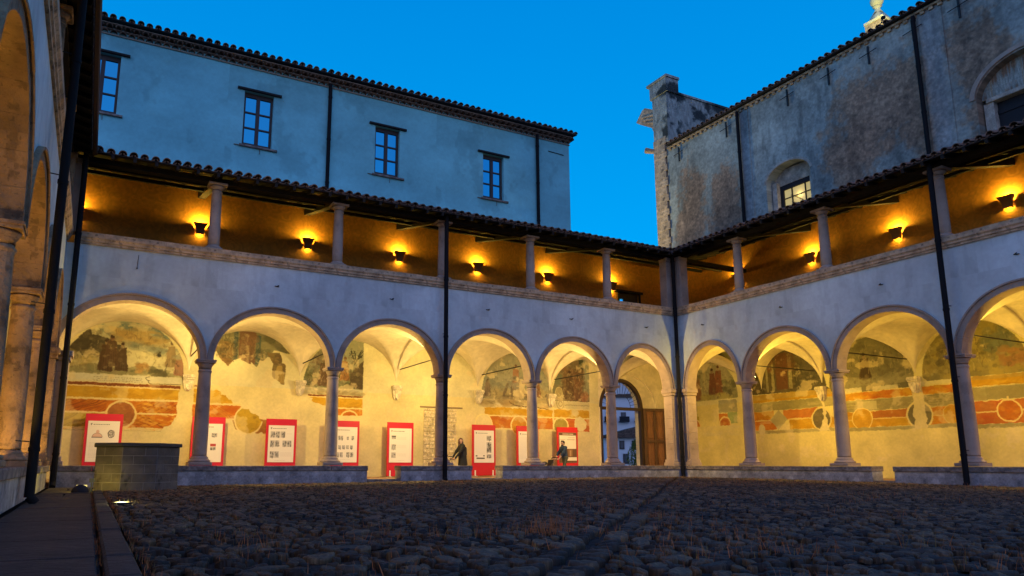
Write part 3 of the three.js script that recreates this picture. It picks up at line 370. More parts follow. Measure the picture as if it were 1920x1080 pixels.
function tiledRoof(parent, x0, x1, eaveY, ov, back, slope, nmax, pitch = 0.305) {
  const q = rng(Math.round(x0 * 10 + eaveY * 100)), roof = group('roof', parent), ang = Math.atan(slope), rest = [], bed = [];
  const yAt = (n) => eaveY + (ov - n) * slope;
  for (let x = x0 + pitch / 2; x < x1; x += pitch) {
    const n = Math.min(ov, nmax(x)); if (n < back + 0.4) continue;
    const t = part('roof_tile', tileShape, tileMats[Math.floor(q() * 3)], roof); t.position.set(x + rr(-0.012, 0.012, q), yAt(n) + 0.075 + rr(-0.008, 0.008, q), n + rr(-0.03, 0.03, q)); t.rotation.set(ang + rr(-0.02, 0.02, q), rr(-0.03, 0.03, q), 0);
    const L = (n - back) / Math.cos(ang), s = tileShape.clone().scale(1, 1, L / 0.42).rotateX(ang).translate(x, yAt(n - 0.3) + 0.06, n - 0.3); rest.push(s);
    const xc = x + pitch / 2, nc = Math.min(ov, nmax(xc)) - 0.02; if (xc < x1 && nc > back + 0.4) rest.push(channelShape.clone().scale(1.35, 1, (nc - back) / Math.cos(ang) / 0.42).rotateX(ang).translate(xc, yAt(nc) + 0.012, nc));
    const m = Math.min(nmax(x - pitch / 2), nmax(x + pitch / 2), ov - 0.03); bed.push([x, m]);
  }
  const f = part('tile_courses', merge(rest), MAT.tile, roof); f.userData.kind = 'stuff';
  // boards under the tiles, in planks parallel to the eave
  const bo = group('boarding', roof); const rows = 10, st = (ov - 0.03 - back) / rows;
  for (let r = 0; r < rows; r++) { const n1 = ov - 0.03 - r * st, n0 = n1 - st + 0.008; let a = x0, b = x1; while (a < x1 && nmax(a) < n1 - 0.001) a += 0.02; while (b > x0 && nmax(b) < n1 - 0.001) b -= 0.02; const g = box(b - a, 0.03, (n1 - n0) / Math.cos(ang), 0, 0, 0).rotateX(ang).translate((a + b) / 2, yAt((n0 + n1) / 2), (n0 + n1) / 2); part('board', g, MAT.wood, bo); }
  return [roof, yAt, ang];
}
const shaftG = lathe([[0.001, 0], [0.205, 0], [0.215, 0.04], [0.218, 0.6], [0.212, 1.2], [0.198, 1.9], [0.185, 2.42], [0.20, 2.44], [0.212, 2.465], [0.205, 2.49], [0.185, 2.50], [0.185, 2.53], [0.001, 2.53]], 28);
const baseG = merge([cbox(-0.34, 0.34, 0, 0.10, -0.34, 0.34, 0.02), lathe([[0.001, 0.10], [0.32, 0.10], [0.335, 0.125], [0.325, 0.155], [0.29, 0.165], [0.27, 0.19], [0.255, 0.20], [0.262, 0.225], [0.25, 0.25], [0.222, 0.265], [0.222, 0.29], [0.001, 0.29]], 28)]);
const capG = merge([lathe([[0.001, 0], [0.19, 0], [0.192, 0.08], [0.215, 0.095], [0.215, 0.11], [0.235, 0.14], [0.255, 0.185], [0.001, 0.185]], 28), cbox(-0.275, 0.275, 0.185, 0.235, -0.275, 0.275, 0.012), cbox(-0.295, 0.295, 0.237, 0.285, -0.295, 0.295, 0.012)]);
const upShaftG = lathe([[0.001, 0], [0.175, 0], [0.178, 0.3], [0.172, 0.9], [0.155, 1.75], [0.168, 1.765], [0.176, 1.785], [0.168, 1.805], [0.155, 1.815], [0.155, 1.86], [0.001, 1.86]], 24);
const upBaseG = merge([cbox(-0.25, 0.25, 0, 0.06, -0.25, 0.25, 0.012), lathe([[0.001, 0.06], [0.235, 0.06], [0.245, 0.085], [0.235, 0.115], [0.205, 0.125], [0.19, 0.15], [0.18, 0.16], [0.001, 0.16]], 24)]);
const upCapG = merge([lathe([[0.001, 0], [0.16, 0], [0.165, 0.03], [0.20, 0.07], [0.245, 0.12], [0.001, 0.12]], 24), cbox(-0.29, 0.29, 0.12, 0.20, -0.27, 0.27, 0.02)]);
const corbelG = (() => {
  const prof = [[0.11, 0], [0.16, 0.05], [0.21, 0.14], [0.245, 0.30], [0.25, 0.40]], g = [];
  const lo = (w, z, y) => [-w, w].map((a) => [a, y, z]);
  for (let i = 0; i < prof.length - 1; i++) { const [w0, y0] = prof[i], [w1, y1] = prof[i + 1]; g.push(ext([[-w0, y0], [w0, y0], [w1, y1], [-w1, y1]], 0, w0 * 0.9)); }
  g.push(cbox(-0.27, 0.27, 0.402, 0.46, 0, 0.29, 0.01), cbox(-0.30, 0.30, 0.462, 0.53, 0, 0.32, 0.012), cbox(-0.28, 0.28, 0.532, 0.58, 0, 0.30, 0.01));
  const sh = new THREE.Shape(); sh.moveTo(-0.12, 0.36); sh.lineTo(0.12, 0.36); sh.lineTo(0.12, 0.2); sh.quadraticCurveTo(0.1, 0.07, 0, 0.02); sh.quadraticCurveTo(-0.1, 0.07, -0.12, 0.2); g.push(uvm(new THREE.ExtrudeGeometry(sh, { depth: 0.03, bevelSize: 0.012, bevelThickness: 0.012, bevelSegments: 2 }).translate(0, 0, 0.215)));
  g.push(uvm(new THREE.TorusGeometry(0.055, 0.012, 6, 16).translate(0, 0.2, 0.262))); return merge(g);
})();
function vaultG(xa, xb, za, zb, rise = 1.80, n = 30) {
  const pos = [], idx = [], uv = [], c = (i) => -Math.cos(Math.PI * i / n);
  for (let j = 0; j <= n; j++) for (let i = 0; i <= n; i++) { const u = c(i), v = c(j), x = (xa + xb) / 2 + u * (xb - xa) / 2, z = (za + zb) / 2 + v * (zb - za) / 2; pos.push(x, YS + rise * Math.max(Math.sqrt(Math.max(0, 1 - u * u)), Math.sqrt(Math.max(0, 1 - v * v))), z); uv.push(x, z); }
  for (let j = 0; j < n; j++) for (let i = 0; i < n; i++) { const a = j * (n + 1) + i, b = a + 1, d = a + n + 1, e = d + 1; ((i < n / 2) === (j < n / 2)) ? idx.push(a, b, e, a, e, d) : idx.push(a, b, d, b, e, d); }
  const g = new THREE.BufferGeometry(); g.setAttribute('position', new THREE.Float32BufferAttribute(pos, 3)); g.setAttribute('uv', new THREE.Float32BufferAttribute(uv, 2)); g.setIndex(idx); g.computeVertexNormals(); return g;
}
function wing(o) {
  const w = thing(o.name, o.label, 'cloister wing', o.pos, o.turn), q = rng(o.seed), ST = o.stone || MAT.stone, S = o.supports, x0 = o.x0, x1 = o.x1;
  // arcade wall with its arches, each arch of separate stones
  const outline = [[x0, YS]]; const bays = [];
  for (let i = 0; i < S.length - 1; i++) { const cx = (S[i] + S[i + 1]) / 2, a = (S[i + 1] - S[i]) / 2 - 0.2; bays.push([cx, a]); arcPts(cx, YS, a + 0.1, RISE + 0.1, Math.PI, 0, 40).forEach((p) => outline.push([p[0], p[1]])); }
  outline.push([x1, YS], [x1, 7.0], [x0, 7.0]);
  part('arcade_wall', ext(outline, -0.45, 0), MAT.plaster, w);
  for (const [cx, a] of bays) {
    const av = group('archivolt', w), n = 11;
    for (let i = 0; i < n; i++) {
      const t0 = Math.PI * (1 - i / n) - 0.0012, t1 = Math.PI * (1 - (i + 1) / n) + 0.0012, P = [];
      for (let k = 0; k <= 4; k++) { const t = t0 + (t1 - t0) * k / 4; P.push([cx + a * Math.cos(t), YS + RISE * Math.sin(t)]); }
      for (let k = 4; k >= 0; k--) { const t = t0 + (t1 - t0) * k / 4; P.push([cx + (a + 0.155) * Math.cos(t), YS + (RISE + 0.165) * Math.sin(t)]); }
      const O = []; for (let k = 0; k <= 4; k++) { const t = t0 + (t1 - t0) * k / 4; O.push([cx + (a + 0.1552) * Math.cos(t), YS + (RISE + 0.1652) * Math.sin(t)]); } for (let k = 4; k >= 0; k--) { const t = t0 + (t1 - t0) * k / 4; O.push([cx + (a + 0.196) * Math.cos(t), YS + (RISE + 0.215) * Math.sin(t)]); }
      part('voussoir', merge([ext(P, -0.47, 0.035 + rr(0, 0.006, q)), ext(O, -0.2, 0.085 + rr(0, 0.005, q))]), ST, av);
    }
  }
  S.forEach((s, i) => {
    if (i === 0 || i === S.length - 1) return;
    const c = group('column', w); c.position.set(s, 0.615, -0.215);
    part('base', baseG, ST, c); { const h = part('shaft', shaftG, ST, c); h.position.y = 0.289; h.scale.y = 1.041; } part('capital', capG, ST, c).position.y = 2.92;
    const u = group('upper_column', w); u.position.set(s, 7.345, -0.2); part('base', upBaseG, ST, u); part('shaft', upShaftG, ST, u).position.y = 0.16; part('capital', upCapG, ST, u).position.y = 2.02;
  });
  for (const [s, m, dz] of o.piers) {                            // half pillars that end the arcade
    const p = group('pilaster', w); part('base', merge([cbox(s - m - 0.09, s + m + 0.09, 0.61, 0.74, -0.5 + dz, 0.13 + dz, 0.015), cbox(s - m - 0.05, s + m + 0.05, 0.742, 0.86, -0.48 + dz, 0.09 + dz, 0.02)]), ST, p);
    let y = 0.862; while (y < 3.5) { const h = Math.min(rr(0.42, 0.75, q), 3.52 - y); part('ashlar', cbox(s - m, s + m, y, y + h - 0.006, -0.44 + dz, 0.05 + dz, 0.008), ST, p); y += h; }
    part('panel_moulding', merge([bx(s - m + 0.05, s - m + 0.085, 0.95, 3.4, 0.03 + dz, 0.072 + dz), bx(s + m - 0.085, s + m - 0.05, 0.95, 3.4, 0.03 + dz, 0.072 + dz)]), ST, p);
    part('impost', merge([cbox(s - m - 0.04, s + m + 0.04, 3.53, 3.64, -0.47 + dz, 0.10 + dz, 0.015), cbox(s - m - 0.09, s + m + 0.09, 3.642, 3.815, -0.5 + dz, 0.15 + dz, 0.03)]), ST, p);
    const u = group('upper_pilaster', w); u.userData.label = 'plain square pilaster at the inner corner of the upper gallery'; part('shaft', cbox(s - m * 0.72, s + m * 0.72, 7.345, 9.42, -0.4 + dz, 0.02 + dz, 0.01), ST, u); part('capital', cbox(s - m * 0.8, s + m * 0.8, 9.422, 9.6, -0.42 + dz, 0.07 + dz, 0.02), ST, u);
  }
  // low wall with its coping stones
  for (const [a, b] of o.parapets) {
    const p = group('parapet', w); part('parapet_wall', bx(a, b, 0.0, 0.45, -0.42, 0.10), MAT.oldPlaster, p);
    let x = a - 0.02; while (x < b) { const l = Math.min(rr(0.9, 1.7, q), b + 0.02 - x); part('coping_stone', cbox(x + 0.004, x + l - 0.004, 0.452, 0.605 + rr(-0.004, 0.006, q), -0.47 - rr(0, 0.01, q), 0.145 + rr(0, 0.02, q), 0.014), MAT.copingStone, p); x += l; if (b - x < 0.3 && x < b) { part('coping_stone', cbox(x + 0.004, b + 0.02, 0.452, 0.607, -0.47, 0.15, 0.014), MAT.copingStone, p); break; } }
  }
  for (const [a, b] of o.gaps || []) part('threshold', cbox(a + 0.01, b - 0.01, 0.02, 0.165, -0.45, 0.12, 0.012), MAT.copingStone, w);
  // string course of stones
  const co = group('cornice', w); let x = o.cx0 ?? x0;
  while (x < (o.cx1 ?? x1) - 0.01) { const l = Math.min(rr(0.8, 1.7, q), (o.cx1 ?? x1) - x), e = rr(-0.004, 0.006, q); part('cornice_stone', profileX([[-0.46, 7.002], [0.05 + e, 7.002], [0.055 + e, 7.06], [0.085 + e, 7.085], [0.09 + e, 7.14], [0.135 + e, 7.19], [0.14 + e, 7.335 + e], [-0.46, 7.335]], x + 0.003, x + l - 0.003), MAT.stoneWarm, co); x += l; }
  // floors, vaults, back walls
  part('loggia_floor', bx(o.f0, o.f1, 0.0, 0.15, WALLZ, -0.421), MAT.floor, w);
  part('gallery_floor', bx(o.f0, o.f1, 6.7, 6.99, WALLZ, -0.452), MAT.wood, w);
  for (const [cx, a] of bays) part('vault', vaultG(cx - a - 0.1985, cx + a + 0.1985, WALLZ, -0.455), MAT.vault, w);
  for (const [a, b] of o.extraVaults || []) part('vault', vaultG(a, b, WALLZ, -0.455), MAT.vault, w);
  for (const [a, b, pts, holes] of o.walls) part('loggia_wall', pts ? ext(pts, WALLZ - 0.6, WALLZ, holes || []) : bx(a, b, 0, 6.7, WALLZ - 0.6, WALLZ), MAT.vault, w);
  if (o.mural) { const [m, b, a0, a1, holes] = o.mural; const pts = [[a0, b.y0 + 0.005], [a1, b.y0 + 0.005], [a1, b.y1], [a0, b.y1]]; part('mural_plaster', uvFit(ext(pts, WALLZ + 0.001, WALLZ + 0.012, holes || []), b), m, w); }
  for (const [a, b, holes] of o.gallery) part('gallery_wall', ext([[a, 6.99], [b, 6.99], [b, 11.2], [a, 11.2]], WALLZ - 0.5, WALLZ, holes || []), MAT.ochre, w);
  S.forEach((s, i) => {
    if (i === 0 || i === S.length - 1) return;
    { const c = part('corbel', corbelG, MAT.pale, w); c.position.set(s, 3.26, WALLZ + 0.012); c.scale.set(0.72, 1, 0.8); }
    if (!o.noRods) part('tie_rod', rod([s, 4.48, -0.46], [s, 4.48, WALLZ + 0.42], 0.022), MAT.iron, w);
    part('roof_beam', box(0.24, 0.25, 4.62).rotateX(0.222).translate(s, 10.195, -2.36), MAT.wood, w);
  });
  (o.hooks || []).forEach((s) => part('iron_hook', merge([rod([s, 6.36, 0], [s, 6.36, 0.09], 0.016), rod([s, 6.36, 0.09], [s + 0.05, 6.38, 0.10], 0.016), rod([s - 0.07, 6.37, 0.012], [s + 0.07, 6.355, 0.012], 0.014)]), MAT.iron, w));
  // timber and roof of the gallery
  part('architrave', bx(o.f0, o.f1, 9.567, 9.74, -0.34, -0.06), MAT.wood, w);
  const [roof, yAt, ang] = tiledRoof(w, o.r0, o.r1, 9.66, o.ov, WALLZ, 0.25, o.nmax);
  for (let xx = o.r0 + 0.3; xx < o.r1; xx += 0.6) { const n = Math.min(o.ov - 0.05, o.nmax(xx) - 0.05); if (n < -3.5) continue; const L = (n - WALLZ) / Math.cos(ang), c = (n + WALLZ) / 2; part('rafter', box(0.09, 0.11, L).rotateX(ang).translate(xx, yAt(c) - 0.075, c), MAT.wood, roof); }
  if (o.conduits) for (const [y, z] of [[10.02, -1.6], [10.30, -2.9]]) part('purlin', bx(o.f0, o.f1, y - 0.06, y + 0.06, z - 0.05, z + 0.05), MAT.wood, w);
  return w;
}
const arcHole = (cx, ys, a, b, y0) => [[cx - a, y0], [cx - a, ys], ...arcPts(cx, ys, a, b, Math.PI, 0, 32).slice(1, -1).map((p) => [p[0], p[1]]), [cx + a, ys], [cx + a, y0]];
const doorHole = arcHole(0.62, 3.36, 1.33, 1.42, -0.05).map((p) => [p[0], Math.max(p[1], 0.151)]);
const wellX = -21.08, wellZ = 2.72;
const backWing = wing({
  name: 'cloister_wing', label: 'long cloister wing with six arches, red panels and an ochre gallery', seed: 11, pos: [0, 0, 0], turn: 0,
  x0: -23.28, x1: 0.45, supports: [-23.45, -19.22, -15.15, -11.14, -7.3, -3.52, -0.32], piers: [[-23.15, 0.24, 0.0], [-0.26, 0.24, 0.0]],
  parapets: [[-23.1, -13.97], [-12.77, -10.07], [-8.8, -0.1]], gaps: [[-13.97, -12.77], [-10.07, -8.8]], cx0: -23.1, cx1: -0.14, f0: -27.93, f1: 4.8, extraVaults: [[0.0, 4.78]],
  walls: [[-28, -23.5], [0, 0, [[-23.5, 0], [5.4, 0], [5.4, 6.7], [-23.5, 6.7]], [doorHole]]], mural: [muralBack, BW, -23.5, -0.75],
  gallery: [[-28, 5.3, [[[0.72, 8.0], [0.72, 9.16], [2.02, 9.16], [2.02, 8.0]]]]], hooks: [-17.2, -13.2, -9.35, -5.55, -1.7],
  r0: -28, r1: 4.7, ov: 0.62, nmax: (x) => Math.min(9, -x - 0.02, x + 23.28 + 0.25), conduits: true,
});
const rightWing = wing({
  name: 'cloister_wing', label: 'cloister wing on the right with faded wall paintings behind its arches', seed: 23, pos: [0, 0, 0], turn: -Math.PI / 2,
  x0: -0.2, x1: 21.2, supports: [0.32, 3.42, 7.3, 11.3, 15.25, 19.2], piers: [[0.26, 0.24, 0.0]],
  parapets: [[0.11, 8.44], [9.17, 21.2]], gaps: [[8.44, 9.17]], cx0: 0.14, f0: 0.0, f1: 21.2, extraVaults: [], noRods: false,
  walls: [[-4.65, 21.2]], mural: [muralRight, RW, -4.6, 19], gallery: [[-4.65, 21.2]], hooks: [1.56, 5.44, 9.3, 13.2],
  r0: -4.6, r1: 21.2, ov: 0.62, nmax: (x) => Math.min(9, x - 0.02), conduits: true,
});
const leftWing = wing({
  stone: MAT.stoneBrown, name: 'cloister_wing', label: 'cloister wing close on the left with tall stone arches seen edge on', seed: 37, pos: [-23.28, 0, 0], turn: Math.PI / 2,
  x0: -20.7, x1: 0.2, supports: [-20.6, -16.4, -12.2, -7.95, -3.75, -0.32], piers: [[-0.26, 0.24, 0.0]],
  parapets: [[-20.7, -0.11]], cx0: -20.7, cx1: -0.14, f0: -20.7, f1: 0.0, walls: [[-20.7, 4.65]], gallery: [[-20.7, 4.65]], noRods: true,
  r0: -20.7, r1: 4.6, ov: 0.44, nmax: (x) => Math.min(9, -x + 0.1), conduits: true,
});
part('gutter', merge([profileX([[0.44, 9.60], [0.46, 9.56], [0.54, 9.56], [0.57, 9.60], [0.57, 9.70], [0.56, 9.70], [0.55, 9.60], [0.46, 9.59], [0.445, 9.70], [0.435, 9.70]], -20.7, -0.55)]), M([0.06, 0.03, 0.018], 0.6), leftWing);
// the rubble that fills the old doorway in the long wall, and its lintel
{
  const q = rng(77), l = []; for (let y = 0.2; y < 2.95;) { const h = rr(0.09, 0.2, q); for (let x = -9.88; x < -8.38;) { const wd = Math.min(rr(0.12, 0.4, q), -8.34 - x); if (wd > 0.05) l.push(cbox(x + 0.008, x + wd - 0.008, y + 0.008, Math.min(2.96, y + h - 0.006), 0, rr(0.015, 0.05, q), 0.012).rotateZ(0).translate(0, rr(-0.01, 0.01, q), WALLZ + 0.013)); x += wd; } y += h; }
  const m = part('rubble_infill', merge(l), M([1, 1, 1], 0.95, { map: noiseTex(512, grain([214, 198, 160], 0.3, 9), true, 0.9), bumpMap: bumpStone, bumpScale: 0.03 }), backWing, 'rough stones filling an old doorway'); m.userData.kind = 'stuff';
  part('lintel', cbox(-10.05, -8.05, 2.99, 3.06, 0, 0.035, 0.012).translate(0, 0, WALLZ + 0.013), M([0.30, 0.22, 0.12], 0.9), backWing);
  part('hanging_wire', merge([rod([-21.36, 6.86, 0.012], [-21.38, 6.44, 0.03], 0.008, 5), rod([-21.38, 6.44, 0.0], [-21.38, 6.44, 0.06], 0.022, 6)]), MAT.iron, backWing);
  part('niche_edge', bx(-0.765, -0.705, 0.16, 3.35, WALLZ + 0.013, WALLZ + 0.06), MAT.vault, backWing);
  { const a = []; for (let i = 0; i <= 24; i++) { const t = i / 24 * 2.22; a.push([0.62 + 2.17 * Math.cos(t), 3.3 + 1.75 * Math.sin(t)]); } part('arched_surround', ext([[2.79, 0.155], ...a, [0.62 + 2.17 * Math.cos(2.22), 5.9], [4.79, 5.9], [4.79, 0.155]], WALLZ + 0.002, WALLZ + 0.10), MAT.vault, backWing); }
  part('switch_box', cbox(3.25, 3.45, 0.55, 0.85, WALLZ + 0.101, WALLZ + 0.18, 0.01), M([0.35, 0.33, 0.3], 0.6), backWing);
}
// gateway: frame, fanlight grille, open leaf
{
  const t = thing('gateway', 'arched wooden gateway with one panelled leaf standing open and a fanlight grille', 'door', [0.62, 0.15, WALLZ]);
  const ringO = arcPts(0, 3.21, 1.325, 1.415, Math.PI, 0, 32), ringI = arcPts(0, 3.21, 1.17, 1.25, 0, Math.PI, 32);
  part('arch_frame', ext(ringO.concat(ringI).map((p) => [p[0], p[1]]), -0.16, 0.03), MAT.frame, t);
  for (const s of [-1, 1]) part('jamb', bx(s > 0 ? 1.17 : -1.325, s > 0 ? 1.325 : -1.17, 0.002, 3.10, -0.16, 0.03), MAT.frame, t);
  part('transom', bx(-1.33, 1.33, 3.102, 3.235, -0.17, 0.04), MAT.frame, t);
  const gr = group('fanlight_grille', t); for (let i = 1; i < 16; i++) { const a = Math.PI * i / 16; part('spoke', rod([0.62 * Math.cos(a), 3.22 + 0.66 * Math.sin(a), -0.06], [1.2 * Math.cos(a), 3.21 + 1.28 * Math.sin(a), -0.06], 0.011, 5), MAT.iron, gr); }
  for (const [a, b] of [[0.62, 0.66]]) { const pts = [...Array(25)].map((_, i) => new THREE.Vector3(a * Math.cos(Math.PI * i / 24), 3.22 + b * Math.sin(Math.PI * i / 24), -0.06)); part('grille_ring', uvm(new THREE.TubeGeometry(new THREE.CatmullRomCurve3(pts), 40, 0.012, 5)), MAT.iron, gr); }
  const leaf = group('leaf', t); leaf.position.set(1.30, 0.02, 0.05); leaf.rotation.y = -0.30;
  const W = 1.16, Hh = 3.2; part('stile', merge([cbox(0, 0.13, 0, Hh, -0.02, 0.075, 0.012), cbox(W - 0.13, W, 0, Hh, -0.02, 0.075, 0.012), cbox(W / 2 - 0.06, W / 2 + 0.06, 0.18, Hh - 0.14, -0.01, 0.073, 0.012)]), MAT.doorStile, leaf);
  part('rail', merge([cbox(0.13, W - 0.13, 0, 0.18, 0, 0.07, 0.012), cbox(0.13, W - 0.13, Hh - 0.14, Hh, 0, 0.07, 0.012), cbox(0.13, W / 2 - 0.06, 1.52, 1.66, 0, 0.07, 0.012), cbox(W / 2 + 0.06, W - 0.13, 1.52, 1.66, 0, 0.07, 0.012)]), MAT.doorStile, leaf);
  for (const [a, b] of [[0.13, W / 2 - 0.06], [W / 2 + 0.06, W - 0.13]]) for (const [c, d] of [[0.18, 1.52], [1.66, Hh - 0.14]]) part('panel', merge([bx(a, b, c, d, 0.0, 0.008), cbox(a + 0.06, b - 0.06, c + 0.06, d - 0.06, 0.0081, 0.04, 0.028)]), MAT.door, leaf);
  part('outer_sill', bx(-1.33, 1.33, -0.02, 0.0, -0.6, -0.02), MAT.copingStone, t);
}
// small door of the upper gallery with a glazed light
{
  const t = thing('gallery_door', 'dark door with a small bright pane in the ochre gallery', 'door', [1.37, 6.99, WALLZ]);
  part('leaf', ext([[-0.64, 0.0], [0.64, 0.0], [0.64, 2.16], [-0.64, 2.16]], -0.20, -0.14, [[[-0.60, 1.60], [-0.60, 1.88], [-0.24, 1.88], [-0.24, 1.60]]]), MAT.frame, t);
  part('frame', merge([bx(-0.72, -0.645, 1.01, 2.24, -0.02, 0.05), bx(0.645, 0.72, 1.01, 2.24, -0.02, 0.05), bx(-0.85, 0.85, 2.165, 2.29, -0.03, 0.09)]), MAT.dark, t);
  part('pane', bx(-0.61, -0.23, 1.59, 1.89, -0.175, -0.17), new THREE.MeshPhysicalMaterial({ color: lin(0.9, 0.95, 1), transmission: 1, thickness: 0, roughness: 0.02 }), t);
}

// ---------- the upper residential block behind the long wing ----------
{
  const t = thing('upper_block', 'pale plastered block with four brown windows above the long wing', 'building', [0, 0, WALLZ - 0.004]);
  const X0 = -30, X1 = -2.1, wins = [[-23.5, -22.36, 13.28, 15.62], [-17.86, -16.7, 13.1, 15.4], [-12.32, -11.18, 12.94, 15.16], [-7.0, -5.9, 12.80, 14.98]];
  part('wall', ext([[X0, 10.9], [X1, 10.9], [X1, 16.75], [X0, 16.75]], -0.5, 0, wins.map(([a, b, c, d]) => [[a, c], [a, d], [b, d], [b, c]])), MAT.cream, t);
  part('rear_wall', merge([bx(X0, X1, 11.3, 16.75, -9.5, -9.2), bx(X0, X0 + 0.3, 11.3, 16.75, -9.19, -0.51), bx(X1 - 0.3, X1 - 0.002, 0.0, 16.74, -9.19, -0.61), bx(X0, X1 - 0.31, 11.3, 11.5, -9.19, -0.51)]), MAT.cream, t);
  wins.forEach(([a, b, c, d]) => {
    const w = group('window', t), m = (a + b) / 2, z = -0.20;
    part('frame', merge([bx(a, a + 0.09, c, d, z - 0.06, z + 0.04), bx(b - 0.09, b, c, d, z - 0.06, z + 0.04), bx(a + 0.09, b - 0.09, d - 0.17, d, z - 0.06, z + 0.04), bx(a + 0.09, b - 0.09, c, c + 0.16, z - 0.06, z + 0.04), bx(m - 0.07, m + 0.07, c + 0.16, d - 0.17, z - 0.06, z + 0.045)]), MAT.frame, w);
    const h = (d - c - 0.33) / 3;
    for (const [p, r] of [[a + 0.09, m - 0.07], [m + 0.07, b - 0.09]]) for (let k = 0; k < 3; k++) { const y = c + 0.16 + k * h; part('pane', bx(p, r, y, y + h, z - 0.02, z - 0.012), MAT.glass, w); if (k) part('glazing_bar', bx(p, r, y - 0.03, y + 0.03, z - 0.05, z + 0.03), MAT.frame, w); }
    part('lintel', cbox(a - 0.28, b + 0.30, d + 0.01, d + 0.10, -0.25, 0.10, 0.012), MAT.wood, w);
    part('sill', merge([cbox(a - 0.10, b + 0.22, c - 0.09, c - 0.002, -0.3, 0.09, 0.015), rod([a - 0.3, c - 0.05, 0.01], [a - 0.1, c - 0.07, 0.05], 0.02), rod([a + 0.7, c - 0.09, 0.05], [a + 0.7, c - 0.3, 0.03], 0.012)]), MAT.copingStone, w);
  });
  part('cornice_fillet', bx(X0, X1 + 0.03, 16.38, 16.42, -0.1, 0.06), MAT.stone, t);
  const co = group('tile_cornice', t); for (let k = 0; k < 2; k++) for (let x = X0 + 6.4 + k * 0.15; x < X1; x += 0.305) { const m = part('eave_tile', tileShape, tileMats[Math.abs(Math.round(x * 7)) % 3], co); m.position.set(x, 16.44 + k * 0.14, 0.16 + k * 0.16); }
  part('cornice_bed', merge([bx(X0, X1 + 0.05, 16.56, 16.585, -0.1, 0.14), bx(X0, X1 + 0.08, 16.70, 16.73, -0.1, 0.30)]), MAT.stone, t);
  const r = tiledRoof(t, X0 + 6.2, X1 + 0.18, 16.78, 0.50, -9.4, 0.16, () => 9);
  part('iron_anchor', rod([-3.35, 15.84, 0.02], [-2.45, 15.80, 0.02], 0.018), MAT.iron, t);
}

